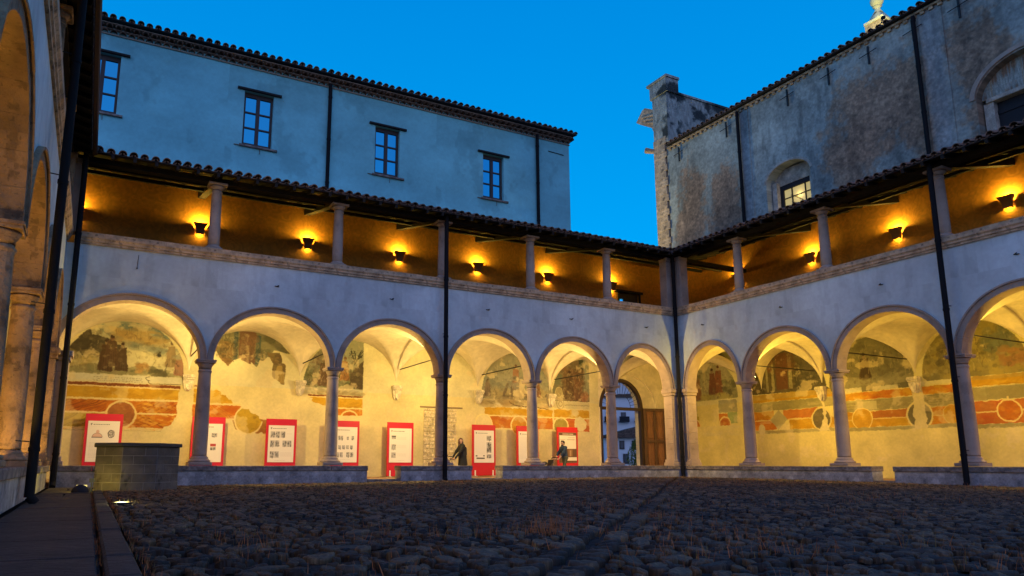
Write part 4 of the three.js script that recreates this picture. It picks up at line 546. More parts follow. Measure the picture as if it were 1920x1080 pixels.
// ---------- the church above the right wing ----------
{
  const t = thing('church', 'tall church nave with blotched rough plaster and iron wall ties', 'church', [4.95, 0, 0], -Math.PI / 2);
  const [tx, b] = churchWall(), cm = M([1, 1, 1], 0.95, { map: tx });
  const w1 = [[1.16, 10.6], [1.16, 13.5], ...arcPts(2.34, 13.5, 1.18, 0.78, Math.PI - 0.1, 0.1, 20).map((p) => [p[0], p[1]]), [3.52, 13.5], [3.52, 10.6]];
  const w2 = [[10.35, 10.6], [10.35, 13.4], ...arcPts(12.0, 13.4, 1.65, 1.25, Math.PI - 0.1, 0.1, 24).map((p) => [p[0], p[1]]), [13.65, 13.4], [13.65, 10.6]];
  part('nave_wall', uvFit(ext([[-5.22, 10.0], [20, 10.0], [20, 18.02], [-5.22, 18.02]], -1.1, 0, [w1, w2]), b), cm, t);
  // cut stones of the corner
  const qo = group('quoin', t), q = rng(3); for (let y = 10.4, k = 0; y < 18.3; k++) { const h = rr(0.32, 0.5, q), e = k % 2 ? 0.16 : -0.05; part('ashlar', cbox(-6.22, -5.2 - 0.02 + Math.max(-0.1, e - 0.14), y, y + h - 0.006, -1.0, 0.05 + rr(0, 0.012, q), 0.012), MAT.stoneWarm, qo); y += h; }
  for (const [z0, z1] of [[-0.08, 0.42], [8.75, 9.6]]) part('buttress_strip', uvFit(bx(z0, z1, 10.2, 17.7, -0.1, 0.05), b), cm, t);
  // lit window
  const f1 = group('window', t); f1.userData.label = 'lit leaded window in a deep arched recess';
  part('window_jamb', merge([bx(1.2, 1.45, 10.7, 13.62, -0.95, -0.35), bx(3.2, 3.5, 10.7, 13.62, -0.95, -0.35), bx(1.2, 3.5, 13.45, 14.2, -0.9, -0.55)]), MAT.recess, f1);
  part('frame', merge([bx(1.452, 1.62, 10.8, 13.44, -0.72, -0.56), bx(3.1, 3.198, 10.8, 13.44, -0.72, -0.56), bx(1.62, 3.1, 13.22, 13.44, -0.72, -0.56), bx(2.02, 2.07, 10.8, 13.22, -0.69, -0.6), bx(2.72, 2.77, 10.8, 13.22, -0.69, -0.6), bx(1.62, 3.1, 12.78, 12.82, -0.685, -0.605), bx(1.62, 3.1, 12.2, 12.24, -0.685, -0.605)]), MAT.dark, f1);
  part('lit_pane', bx(1.62, 3.1, 10.9, 13.22, -0.665, -0.655), M([0.3, 0.26, 0.12], 0.6, { emissive: lin(1, 0.78, 0.30), emissiveIntensity: 0.42 }), f1);
  part('leading', merge([0, 0.34].map((d) => { const pts = [...Array(13)].map((_, i) => new THREE.Vector3(1.95 + d * 0.1 + i * 0.095, 12.9 - d - Math.pow(i / 12, 1.3) * 0.95, -0.645)); return uvm(new THREE.TubeGeometry(new THREE.CatmullRomCurve3(pts), 24, 0.025, 5)); })), M([0.25, 0.2, 0.08], 0.8), f1);
  const lp = new THREE.PointLight(new THREE.Color().setRGB(1, 0.75, 0.35), 0.5); lp.position.set(2.4, 12.8, -0.5); lp.castShadow = true; t.add(lp);
  // shuttered window
  const f2 = group('window', t); f2.userData.label = 'arched recess with a plastered tympanum and dark shutters';
  part('tympanum', bx(10.3, 13.7, 13.52, 14.8, -0.9, -0.35), cm, f2); part('lintel', cbox(10.5, 13.5, 13.36, 13.518, -0.9, -0.28, 0.02), MAT.recess, f2);
  part('window_jamb', merge([bx(10.4, 10.72, 10.7, 13.355, -0.9, -0.34), bx(13.3, 13.6, 10.7, 13.355, -0.9, -0.34)]), MAT.recess, f2);
  for (const [a, c] of [[10.73, 11.99], [12.01, 13.29]]) part('shutter', merge([bx(a, c, 10.9, 13.34, -0.62, -0.57), bx(a, c, 11.6, 11.75, -0.565, -0.53), bx(a, c, 12.9, 13.05, -0.565, -0.53)]), MAT.dark, f2);
  { const a = arcPts(12.0, 13.45, 1.86, 1.42, Math.PI - 0.05, 0.05, 30), c = arcPts(12.0, 13.45, 1.69, 1.27, 0.05, Math.PI - 0.05, 30); part('hood_mould', ext(a.concat(c).map((p) => [p[0], p[1]]), -0.05, 0.045), MAT.stone, f2); }
  { const a = arcPts(2.34, 13.48, 1.30, 0.90, Math.PI - 0.08, 0.08, 24), c = arcPts(2.34, 13.48, 1.19, 0.79, 0.08, Math.PI - 0.08, 24); part('arch_band', ext(a.concat(c).map((p) => [p[0], p[1]]), -0.05, 0.02), MAT.recess, f1); }
  // iron ties with cross bars
  for (const z of [-4.25, -0.92, 2.72, 4.83, 6.68, 8.52, 10.22, 12.6, 15]) part('wall_tie', merge([bx(z - 0.035, z + 0.035, 16.82, 17.62, 0.04, 0.09), rod([z - 0.38, 17.25, 0.105], [z + 0.38, 17.33, 0.105], 0.018)]), MAT.iron, t);
  const [roof] = tiledRoof(t, -5.05, 20, 17.98, 0.32, -6.5, 0.2, () => 9, 0.33);
  part('eave_course', merge([bx(-5.1, 20, 17.86, 17.94, -0.3, 0.12)]), MAT.stoneWarm, t);
  const de = group('dentil_course', t); for (let z = -5.0; z < 14; z += 0.33) part('brick', cbox(z, z + 0.15, 17.74, 17.858, -0.1, 0.09, 0.008), MAT.stoneWarm, de);
  // the end of the facade wall above the eave, with its capped pier and the cornice scroll
  const mossy = M([1, 1, 1], 0.95, { map: noiseTex(512, (u, v) => { const n = fbm(u * 5, v * 5, 6, 5), s = sst(0.42, 0.6, n), k = 0.7 + 0.5 * fbm(u * 30, v * 12, 4, 60); return [(52 + 110 * (1 - s)) * k, (58 + 106 * (1 - s)) * k, (54 + 96 * (1 - s)) * k]; }, true, 0.25), bumpMap: bumpStone, bumpScale: 0.02 });
  part('facade_wall', bx(-6.2, -5.35, 17.0, 21.55, -9.5, -0.75), mossy, t); part('facade_coping', cbox(-6.28, -5.28, 21.552, 21.68, -9.5, -0.76, 0.02), mossy, t);
  part('facade_pier', cbox(-6.18, -5.0, 18.3, 21.3, -0.74, 0.04, 0.02), mossy, t); part('pier_cap', merge([cbox(-6.3, -4.92, 21.302, 22.15, -0.84, 0.10, 0.02), cbox(-6.5, -4.86, 22.152, 22.30, -0.90, 0.16, 0.03)]), mossy, t);
  part('cornice_scroll', merge([ext([[-6.19, 19.2], [-6.45, 19.75], [-7.4, 20.35], [-7.75, 20.62], [-7.2, 21.15], [-6.95, 21.2], [-6.19, 20.75]], -1.2, -0.1), ...[0, 1, 2].map((i) => ext([[-6.185, 19.9 + i * 0.25], [-7.0 - i * 0.15, 20.22 + i * 0.22], [-7.0 - i * 0.15, 20.3 + i * 0.22], [-6.185, 19.98 + i * 0.25]], -0.0999, -0.05))]), MAT.stoneWarm, t);
  part('gutter_spout', uvm(new THREE.CylinderGeometry(0.17, 0.11, 0.7, 14, 1, false).rotateX(0.5).rotateZ(1.15).translate(-6.48, 18.3, -0.02)), MAT.stoneWarm, t);
  part('facade_front', bx(-6.21, -5.5, 0, 17.0, -9.5, -0.9), MAT.stoneWarm, t);
}
{ // floodlight on a post in the square behind the wing: it lights the church front
  const t = thing('square_floodlight', 'floodlight on a post in the square, aimed at the church front', 'floodlight', [0.2, 0, -13.5]);
  part('post', merge([cyl(0.06, 0.09, 8.6, 0, 4.3, 0), cyl(0.16, 0.18, 0.3, 0, 0.15, 0)]), MAT.iron, t); const h = group('head', t); h.position.y = 8.7; part('housing', cbox(-0.25, 0.25, -0.18, 0.18, -0.2, 0.1, 0.02), MAT.dark, h); part('lamp_face', bx(-0.2, 0.2, -0.14, 0.14, 0.101, 0.11), M([0.9, 0.85, 0.7], 0.5, { emissive: lin(1, 0.80, 0.50), emissiveIntensity: 4 }), h);
  h.lookAt(4.95, 16.5, -5.9); const s = new THREE.SpotLight(new THREE.Color().setRGB(1, 0.86, 0.48), 400, 0, 0.55, 0.9); s.position.set(0.33, 8.93, -13.32); s.target.position.set(4.95, 16.5, -5.9); s.castShadow = true; s.shadow.radius = 6; scene.add(s); scene.add(s.target);
}
// lit finial of a bell tower standing behind the nave
{
  const t = thing('bell_tower_finial', 'floodlit pale stone finial with a ball, far behind the church roof', 'finial', [14, 0, 1.85]);
  const pm = M([0.72, 0.66, 0.42], 0.8);
  part('plinth', merge([uvm(new THREE.CylinderGeometry(0.28, 0.62, 0.5, 4).rotateY(0.6).translate(0, 24.6, 0)), cbox(-0.55, 0.55, 24.2, 24.349, -0.55, 0.55, 0.03)]), pm, t);
  part('neck', uvm(lathe([[0.26, 0], [0.20, 0.1], [0.13, 0.25], [0.16, 0.34], [0.24, 0.4], [0.16, 0.46]]).translate(0, 24.85, 0)), pm, t);
  part('ball', uvm(new THREE.SphereGeometry(0.34, 24, 16).translate(0, 25.6, 0)), pm, t); part('tip', lathe([[0.001, 26.4], [0.06, 26.3], [0.1, 26.1], [0.18, 26.0], [0.12, 25.9]], 16), pm, t);
  part('tower', bx(-0.5, 0.5, 8, 24.2, -0.5, 0.5), MAT.stoneWarm, t);
  const s = new THREE.SpotLight(new THREE.Color().setRGB(1, 0.96, 0.42), 34, 0, 0.62, 0.6); s.position.set(11.75, 23.0, 3.4); s.target.position.set(14, 25.3, 1.85); s.castShadow = true; scene.add(s); scene.add(s.target);
  const fl = thing('finial_floodlight', 'small floodlight on an arm of the bell tower aimed at its finial', 'floodlight', [11.65, 22.92, 3.48]); part('housing', box(0.2, 0.14, 0.12), MAT.dark, fl); part('arm', rod([0, 0, -0.06], [0.1, -1.0, 2.4], 0.03), MAT.dark, fl); const face = part('lamp_face', box(0.16, 0.1, 0.01, 0, 0, 0.066), M([1, 0.9, 0.6], 0.5, { emissive: lin(1, 0.88, 0.5), emissiveIntensity: 3 }), fl); fl.lookAt(14, 25.3, 1.85);
}

// ---------- wall lamps of the gallery ----------
function loftU(levels, t) {                                      // a shell open to the wall: levels [y, half width, depth]
  const pos = [], idx = [], L = levels.map(([y, w, d]) => [[-w, 0], [-w, d], [w, d], [w, 0], [w - t, 0], [w - t, d - t], [-w + t, d - t], [-w + t, 0]].map((p) => [p[0], y, p[1]]));
  const quad = (a, b, c, d) => { const i = pos.length / 3; pos.push(...a, ...b, ...c, ...d); idx.push(i, i + 1, i + 2, i, i + 2, i + 3); };
  for (let k = 0; k < L.length - 1; k++) for (let i = 0; i < 8; i++) quad(L[k][i], L[k][(i + 1) % 8], L[k + 1][(i + 1) % 8], L[k + 1][i]);
  for (const l of [L[0], L[L.length - 1]]) for (const [a, b] of [[0, 7], [1, 6], [2, 5]]) quad(l[a], l[a + 1], l[b - 1], l[b]);
  const g = new THREE.BufferGeometry(); g.setAttribute('position', new THREE.Float32BufferAttribute(pos, 3)); g.setIndex(idx); return uvm(g);
}
const sconceShell = loftU([[-0.21, 0.135, 0.12], [-0.12, 0.135, 0.125], [0.0, 0.150, 0.145], [0.12, 0.195, 0.19], [0.21, 0.245, 0.235]], 0.012);
const lampUp = M([0.9, 0.8, 0.5], 0.5, { emissive: lin(...LAMP.sconceColor), emissiveIntensity: 4 });
function sconce(pos, turn, label, i) {
  const t = thing('wall_lamp', label, 'wall lamp', pos, turn, 'brown up and down wall lamps of the ochre gallery');
  const sh = part('shade', sconceShell, MAT.sconce, t); sh.position.z = 0.03;
  part('wall_plate', bx(-0.07, 0.07, -0.15, 0.12, 0.001, 0.03), MAT.sconce, t);
  part('reflector', merge([bx(-0.16, 0.16, 0.075, 0.085, 0.035, 0.16), bx(-0.12, 0.12, -0.13, -0.12, 0.035, 0.13)]), MAT.sconce, t);
  part('lamp_glow', box(0.16, 0.012, 0.08, 0, 0.10, 0.11), lampUp, t); part('lamp_glow', box(0.12, 0.012, 0.06, 0, -0.15, 0.09), lampUp, t);
  for (const [y, I] of [[0.20, LAMP.sconceUp], [-0.185, LAMP.sconceDown]]) { const l = new THREE.PointLight(new THREE.Color().setRGB(...LAMP.sconceColor), I * (0.9 + 0.2 * R())); l.position.set(0, y, y > 0 ? 0.15 : 0.09); l.shadow.radius = y > 0 ? 3.5 : 1.5; l.castShadow = true; t.add(l); }
}
const SL = ['half hidden by the left corner pipe', 'just left of the first column', 'between first and second columns', 'between second column and middle pipe', 'right of the middle pipe', 'between fourth and fifth columns', 'beside the small dark door'];
[-23.37, -19.18, -15.08, -11.12, -7.33, -3.55, 0.24].forEach((x, i) => sconce([x, 9.36, WALLZ], 0, `brown lamp on the long ochre wall, ${SL[i]}`));
const SR = ['behind the first column from the corner', 'between first and second columns', 'between second column and pipe', 'largest, at the picture edge'];
[-0.55, 3.45, 7.22, 11.05].forEach((z, i) => sconce([4.65, 9.36, z], -Math.PI / 2, `brown lamp on the right gallery wall, ${SR[i]}`));
[9.0, 13.2].forEach((z, i) => sconce([-27.93, 9.36, z], Math.PI / 2, i ? 'brown lamp in the left gallery, above the nearest arch' : 'brown lamp in the left gallery, above the second arch'));

// ---------- floodlights standing on the capitals ----------
const floodFace = M([0.9, 0.85, 0.7], 0.5, { emissive: lin(...LAMP.floodColor), emissiveIntensity: 5 });
function flood(pos, turn, label, k = 1, col = LAMP.floodColor) {
  const t = thing('arcade_floodlight', label, 'floodlight', pos, turn, 'floodlights on top of the arcade capitals');
  part('bracket', merge([bx(-0.02, 0.02, -0.14, 0.0, -0.06, -0.03), bx(-0.10, 0.10, -0.02, 0.0, -0.07, -0.03), bx(-0.105, -0.095, -0.02, 0.08, -0.06, -0.03), bx(0.095, 0.105, -0.02, 0.08, -0.06, -0.03)]), MAT.dark, t);
  part('housing', merge([cbox(-0.092, 0.092, 0.005, 0.135, -0.125, -0.02, 0.008), bx(-0.088, 0.088, 0.136, 0.141, -0.17, -0.03)]), MAT.dark, t);
  part('lamp_face', bx(-0.078, 0.078, 0.02, 0.12, -0.131, -0.127), floodFace, t);
  const l = new THREE.PointLight(new THREE.Color().setRGB(...col), LAMP.flood * k); l.position.set(0, 0.07, -0.19); l.shadow.radius = 2; l.castShadow = true; t.add(l);
}
flood([-19.22, 3.90, -0.50], 0, 'small dark floodlight behind the first column capital of the long arcade');
flood([-11.14, 3.90, -0.50], 0, 'small dark floodlight behind the middle column capital next to the tall downpipe');
flood([-3.52, 3.90, -0.50], 0, 'small dark floodlight behind the column capital beside the gateway', 0.85, [1, 0.66, 0.22]);
flood([0.50, 3.90, 3.42], -Math.PI / 2, 'small dark floodlight behind the first column capital right of the corner', 0.72, [1, 0.64, 0.09]);
flood([0.50, 3.90, 11.3], -Math.PI / 2, 'small dark floodlight behind the capital beside the pipe on the right', 0.58, [1, 0.64, 0.09]);
flood([0.50, 3.90, 19.2], -Math.PI / 2, 'small dark floodlight far along the right arcade, out of view', 0.58, [1, 0.64, 0.09]);
for (const [z, l] of [[1.9, 'near the corner pier'], [5.85, 'under the third arch'], [10.1, 'under the second arch'], [14.3, 'under the nearest arch']]) {
  const t = thing('floor_uplight', `small uplight on the floor behind the left parapet, ${l}`, 'floodlight', [-24.05, 0.15, z], 0, 'uplights behind the left parapet');
  part('housing', merge([cbox(-0.11, 0.11, 0, 0.10, -0.11, 0.11, 0.01)]), MAT.dark, t); part('lamp_face', box(0.18, 0.01, 0.18, 0, 0.107, 0), floodFace, t);
  const m = new THREE.PointLight(new THREE.Color().setRGB(1, 0.58, 0.09), 19); m.position.set(0, 0.16, 0); m.shadow.radius = 3; m.castShadow = true; t.add(m);
}

// ---------- downpipes ----------
function downpipe(x, z, y0, y1, wall, label, step = 2.1, bend = true) {   // wall: direction [dx, dz] to the wall
  const t = thing('downpipe', label, 'downpipe', [x, y0, z], 0), Hh = y1 - y0, r = 0.078;
  part('pipe', merge([rod([0, 0.12, 0], [0, Hh, 0], r, 18), ...(bend ? [rod([0, 0.14, 0], [-wall[0] * 0.10, 0.02, -wall[1] * 0.10], r * 0.98, 16)] : [])]), MAT.pipe, t);
  for (let y = 0.9; y < Hh - 0.2; y += step) { part('collar', cyl(r + 0.012, r + 0.012, 0.07, 0, y, 0, 18), MAT.pipe, t); part('bracket', rod([0, y + 0.12, 0], [wall[0] * 0.28, y + 0.14, wall[1] * 0.28], 0.011, 6), MAT.iron, t); }
  return t;
}
downpipe(-11.2, 0.27, 0.05, 9.68, [0, -1], 'black downpipe in the middle of the long arcade wall, ground to eave');
downpipe(-0.22, 0.22, 0.08, 9.68, [0.7, -0.7], 'black downpipe in the inner corner of the two wings');
downpipe(-0.27, 11.34, 0.03, 9.72, [1, 0], 'black downpipe in front of the right arcade, ground to eave');
downpipe(-23.01, 9.15, 0.0, 9.68, [-1, 0], 'thick black downpipe in the left foreground', 2.35);
downpipe(-23.0, 0.26, 0.02, 9.68, [0, -1], 'dark downpipe in the left corner in front of the first arch');
downpipe(-14.4, -4.53, 11.2, 16.5, [0, -1], 'dark downpipe on the pale upper block between its second and third windows', 1.9, false);
downpipe(-4.05, -4.53, 11.2, 16.5, [0, -1], 'dark downpipe near the right end of the pale upper block', 1.9, false);
downpipe(4.80, -0.12, 11.0, 17.8, [1, 0], 'dark downpipe high on the church wall near its corner', 1.9, false);
downpipe(4.80, 8.62, 11.0, 17.8, [1, 0], 'dark downpipe high on the church wall above the blotched plaster', 1.9, false);

// ---------- exhibition panels ----------
function sheetTex(k) {
  const c = cnv(288, 404), x = c.getContext('2d'), q = rng(900 + k); x.fillStyle = k === 7 ? '#6a4c38' : '#ece6dc'; x.fillRect(0, 0, 288, 404);
  const line = (a, y, w, h = 3, col = '#b4aca4') => { x.fillStyle = col; for (let p = a; p < a + w;) { const l = rr(6, 18, q); x.fillRect(p, y, Math.min(l, a + w - p), h); p += l + 4; } };
  const pic = (a, y, w, h, dark = 0.5) => { x.fillStyle = '#bdb8b2'; x.fillRect(a, y, w, h); for (let i = 0; i < 26; i++) { const g = Math.floor(rr(40, 215, q) * (1 - dark) + 40 * dark); x.globalAlpha = 0.5; x.fillStyle = `rgb(${g},${g},${g - 4})`; x.fillRect(a + rr(0, w * 0.8, q), y + rr(0, h * 0.8, q), rr(2, w * 0.3, q), rr(2, h * 0.4, q)); } x.globalAlpha = 1; };
  if (k !== 7) { x.fillStyle = '#5a564e'; x.beginPath(); x.moveTo(24, 22); x.lineTo(38, 22); x.quadraticCurveTo(38, 38, 29, 44); x.quadraticCurveTo(22, 36, 24, 22); x.fill(); x.fillStyle = '#ece6dc'; x.fillRect(30, 24, 3, 12); line(48, 30, 150, 8, '#8a847c'); line(24, 56, 220, 1.5, '#cfc8be'); }
  if (k === 0) { x.fillStyle = '#d8b4a4'; x.beginPath(); x.ellipse(90, 160, 46, 40, 0, Math.PI, 0); x.fill(); x.beginPath(); x.ellipse(92, 108, 15, 20, 0, 0, 6.3); x.fill(); x.strokeStyle = '#7a6a64'; x.lineWidth = 3; x.beginPath(); x.ellipse(90, 160, 46, 40, 0, Math.PI, 0); x.stroke(); x.fillStyle = '#5a4c48'; x.fillRect(40, 158, 96, 8); x.strokeStyle = '#6a6660'; for (let i = 0; i < 9; i++) { x.beginPath(); x.ellipse(218 + rr(-18, 18, q), 126 + rr(-20, 20, q), rr(10, 30, q), rr(16, 40, q), 0, 0, 6.3); x.stroke(); } for (let i = 0; i < 12; i++) line(24, 215 + i * 13, 236, 2); }
  if (k === 1) { x.fillStyle = '#2a2826'; x.fillRect(20, 90, 110, 10); x.fillRect(20, 106, 110, 8); pic(180, 100, 54, 40, 0.3); x.strokeStyle = '#55504a'; x.strokeRect(180, 100, 54, 40); for (let i = 0; i < 7; i++) pic(90, 170 + i * 28, 26, 22, 0.7); x.fillStyle = '#b8483c'; x.fillRect(170, 212, 58, 28); pic(170, 246, 58, 34, 0.6); for (let i = 0; i < 14; i++) line(24, 170 + i * 14, 60, 2); line(60, 384, 150, 2); }
  if (k === 2) { for (let i = 0; i < 3; i++) pic(24 + i * 56, 66, 50, 68, 0.15); pic(24, 166, 48, 70, 0.15); pic(76, 166, 48, 70, 0.15); pic(160, 166, 48, 70, 0.15); pic(212, 166, 48, 70, 0.15); pic(24, 286, 48, 70, 0.15); pic(76, 286, 48, 70, 0.15); line(205, 90, 60, 2); for (let i = 0; i < 4; i++) line(140, 300 + i * 12, 120, 2); line(80, 386, 120, 2); }
  if (k === 3) { pic(60, 100, 26, 50, 0.05); pic(90, 100, 26, 50, 0.2); pic(160, 110, 26, 36, 0); pic(220, 100, 30, 50, 0); for (let i = 0; i < 4; i++) pic(60 + i * 48, 210, 34, 44, 0); pic(36, 290, 36, 56, 0.15); pic(80, 290, 36, 56, 0.15); pic(160, 290, 40, 56, 0.15); pic(206, 290, 40, 56, 0.15); line(60, 372, 150, 2); }
  if (k === 4) { x.fillStyle = '#2e2c2a'; x.fillRect(28, 88, 56, 14); pic(28, 104, 56, 24, 0); pic(28, 190, 56, 66, 0); pic(28, 286, 56, 66, 0); for (const y of [104, 200, 300]) for (let i = 0; i < 4; i++) line(98, y + i * 10, 120, 2, '#c8c2ba'); line(110, 380, 80, 2); }
  if (k === 5) { pic(180, 66, 70, 62, 0.2); pic(180, 146, 70, 132, 0.8); for (let i = 0; i < 26; i++) line(24, 70 + i * 9, 130, 1.5, '#d0cac2'); for (let i = 0; i < 9; i++) { x.fillStyle = '#2a2826'; x.beginPath(); x.ellipse(40 + i * 13, 350, 8, 9, 0, 0, 6.3); x.fill(); } pic(180, 300, 70, 50, 0.3); x.fillRect(22, 312, 24, 16); x.fillRect(128, 312, 24, 14); }
  if (k === 6) { x.strokeStyle = '#2c2a28'; x.lineWidth = 8; x.beginPath(); x.moveTo(190, 80); x.lineTo(258, 80); x.lineTo(258, 150); x.stroke(); pic(196, 170, 64, 56, 0.2); for (let i = 0; i < 4; i++) { x.beginPath(); x.ellipse(226, 290, 12 + i * 9, 18 + i * 10, 0, 0.4, 5.2); x.stroke(); } for (let i = 0; i < 20; i++) line(24, 80 + i * 14, 140, 2); }
  if (k === 7) { x.fillStyle = '#ece2d0'; x.fillRect(8, 38, 272, 180); x.fillRect(120, 330, 168, 46); line(60, 14, 180, 12, '#e4d6c0'); x.fillStyle = '#7a6454'; line(150, 66, 110, 5, '#8a7868'); line(130, 92, 136, 7, '#7c6a5a'); line(24, 92, 84, 6, '#a89a88'); x.strokeStyle = '#c4b8a8'; x.lineWidth = 2; x.beginPath(); x.ellipse(120, 170, 22, 30, 0, 0, 6.3); x.stroke(); x.fillStyle = '#8c6a4a'; x.fillRect(150, 226, 70, 92); x.fillStyle = '#b89470'; x.fillRect(176, 240, 20, 78); }
  const t = ctex(c); t.wrapS = t.wrapT = THREE.ClampToEdgeWrapping; return t;
}
const red = M([0.60, 0.008, 0.022], 0.45), whiteM = M([0.75, 0.72, 0.68], 0.6), edgeM = M([0.5, 0.47, 0.43], 0.6);
const boardG = cbox(-0.57, 0.57, 0.03, 2.17, -0.03, 0.02, 0.006), footG = merge([cbox(-0.03, 0.03, 0.0, 0.26, 0.021, 0.045, 0.004), bx(-0.03, 0.03, 0, 0.022, -0.25, 0.20)]), backG = bx(-0.48, 0.48, 0.57, 1.93, 0.0203, 0.032);
const sheetG = new THREE.PlaneGeometry(0.958, 1.35).translate(0, 1.25, 0.0335);
const PLb = ['red panel with drawings of a bust and hands, behind the cistern', 'red panel half hidden behind the first column', 'red panel with three rows of grey photographs, second bay', 'red panel with faint small sketches right of the second column', 'red panel with text and three small pictures, left of the walled up doorway', 'red panel with a tall black picture, right of the woman', 'red panel crossed by the fourth column of the arcade', 'red panel with brown bottom picture behind the man'];
[-21.82, -18.46, -15.86, -13.38, -11.07, -7.23, -5.03, -2.90].forEach((x, k) => {
  const t = thing('display_panel', PLb[k], 'display panel', [x, 0.15, -4.22], 0, 'red exhibition panels along the painted wall');
  part('board', boardG, red, t); part('sheet_backing', backG, edgeM, t); part('printed_sheet', sheetG, M([1, 1, 1], 0.5, { map: sheetTex(k) }), t);
  for (const s of [-1, 1]) part('foot', footG, whiteM, t).position.x = s * 0.43;
});

// ---------- stone cistern ----------
{
  const t = thing('cistern', 'low eight sided stone cistern with a dark slab lid beside the path', 'cistern', [wellX, 0, wellZ]), q = rng(61), R8 = 1.03, ap = R8 * Math.cos(Math.PI / 8), half = R8 * Math.sin(Math.PI / 8);
  part('core', uvm(new THREE.CylinderGeometry(R8 - 0.003, R8 - 0.003, 1.06, 8).rotateY(Math.PI / 8).translate(0, 0.53, 0)), M([0.20, 0.185, 0.17], 0.95), t);
  const m1 = M([1, 1, 1], 0.85, { map: noiseTex(512, (u, v) => { const n = fbm(u * 5, v * 5, 5, 5), s = sst(0.56, 0.7, fbm(u * 8, v * 4, 4, 32)), k = 0.7 + 0.55 * n - 0.35 * s; return [92 * k, 86 * k, 80 * k]; }, true, 0.6), bumpMap: bumpStone, bumpScale: 0.015 });
  const ms = [0.92, 1, 1.06].map((k) => { const m = m1.clone(); m.color = lin(k, k, k); return m; });
  for (let s = 0; s < 8; s++) for (let c = 0; c < 5; c++) {
    const h = 0.214, y = 0.0 + c * h, cut = (c + s) % 2 ? 0.12 : -0.14, f = group('course', t); t.remove(f);
    for (const [a, b] of [[-half, cut], [cut, half]]) { const g = cbox(a + 0.005, b - 0.005, y + 0.005, y + h - 0.005, -0.16, rr(0, 0.006, q), 0.006); part('stone_block', g.translate(0, 0, ap).rotateY(Math.PI / 8 + s * Math.PI / 4 + Math.PI / 8), ms[Math.floor(q() * 3)], t); }
  }
  const lid = new THREE.Shape([...Array(8)].map((_, i) => new THREE.Vector2(1.07 * Math.cos(Math.PI / 4 * (i + 0.5)), 1.07 * Math.sin(Math.PI / 4 * (i + 0.5)))));
  part('lid', uvm(new THREE.ExtrudeGeometry(lid, { depth: 0.06, bevelSize: 0.02, bevelThickness: 0.015, bevelSegments: 2 }).rotateX(-Math.PI / 2).translate(0, 1.092, 0)), M([0.045, 0.043, 0.042], 0.85, { bumpMap: bumpStone, bumpScale: 0.015 }), t);
}
// lamps in the ground
{
  const t = thing('ground_lamp', 'round lamp glowing in the cobbles beside the kerb, wrapped in grass', 'ground lamp', [-21.66, 0.03, 10.15]);
  part('rim', lathe([[0.12, -0.05], [0.155, -0.05], [0.16, 0.02], [0.15, 0.03], [0.125, 0.03], [0.12, 0.015]], 24), MAT.iron, t); part('lamp_glow', cyl(0.118, 0.118, 0.012, 0, 0.022, 0, 24), M([0.9, 0.85, 0.6], 0.5, { emissive: lin(1, 0.80, 0.24), emissiveIntensity: 1.6 }), t);
  const l = new THREE.PointLight(new THREE.Color().setRGB(1, 0.86, 0.34), 0.5); l.position.set(0, 0.06, 0); l.castShadow = true; t.add(l);
  const d = thing('path_floodlight', 'dark domed floodlight on the path behind the cistern', 'floodlight', [-22.3, 0.02, 4.3]);
  part('hood', uvm(new THREE.SphereGeometry(0.185, 20, 12, 0, 6.3, 0, 1.57).scale(1, 0.95, 0.7).translate(0, 0, 0.06)), MAT.dark, d); part('lamp_glow', box(0.22, 0.13, 0.02, 0.02, 0.10, -0.12), M([0.9, 0.85, 0.5], 0.5, { emissive: lin(1, 0.78, 0.18), emissiveIntensity: 1.2 }), d); part('bracket', bx(0.2, 0.23, 0, 0.3, -0.02, 0.01), M([0.4, 0.33, 0.1], 0.5, { metalness: 0.5 }), d); part('fin', bx(0.16, 0.27, 0.22, 0.31, -0.05, 0.0), M([0.4, 0.33, 0.1], 0.5, { metalness: 0.5 }), d);
  const m = new THREE.PointLight(new THREE.Color().setRGB(1, 0.74, 0.12), 2.2); m.position.set(0.02, 0.12, -0.17); m.castShadow = true; d.add(m);
}

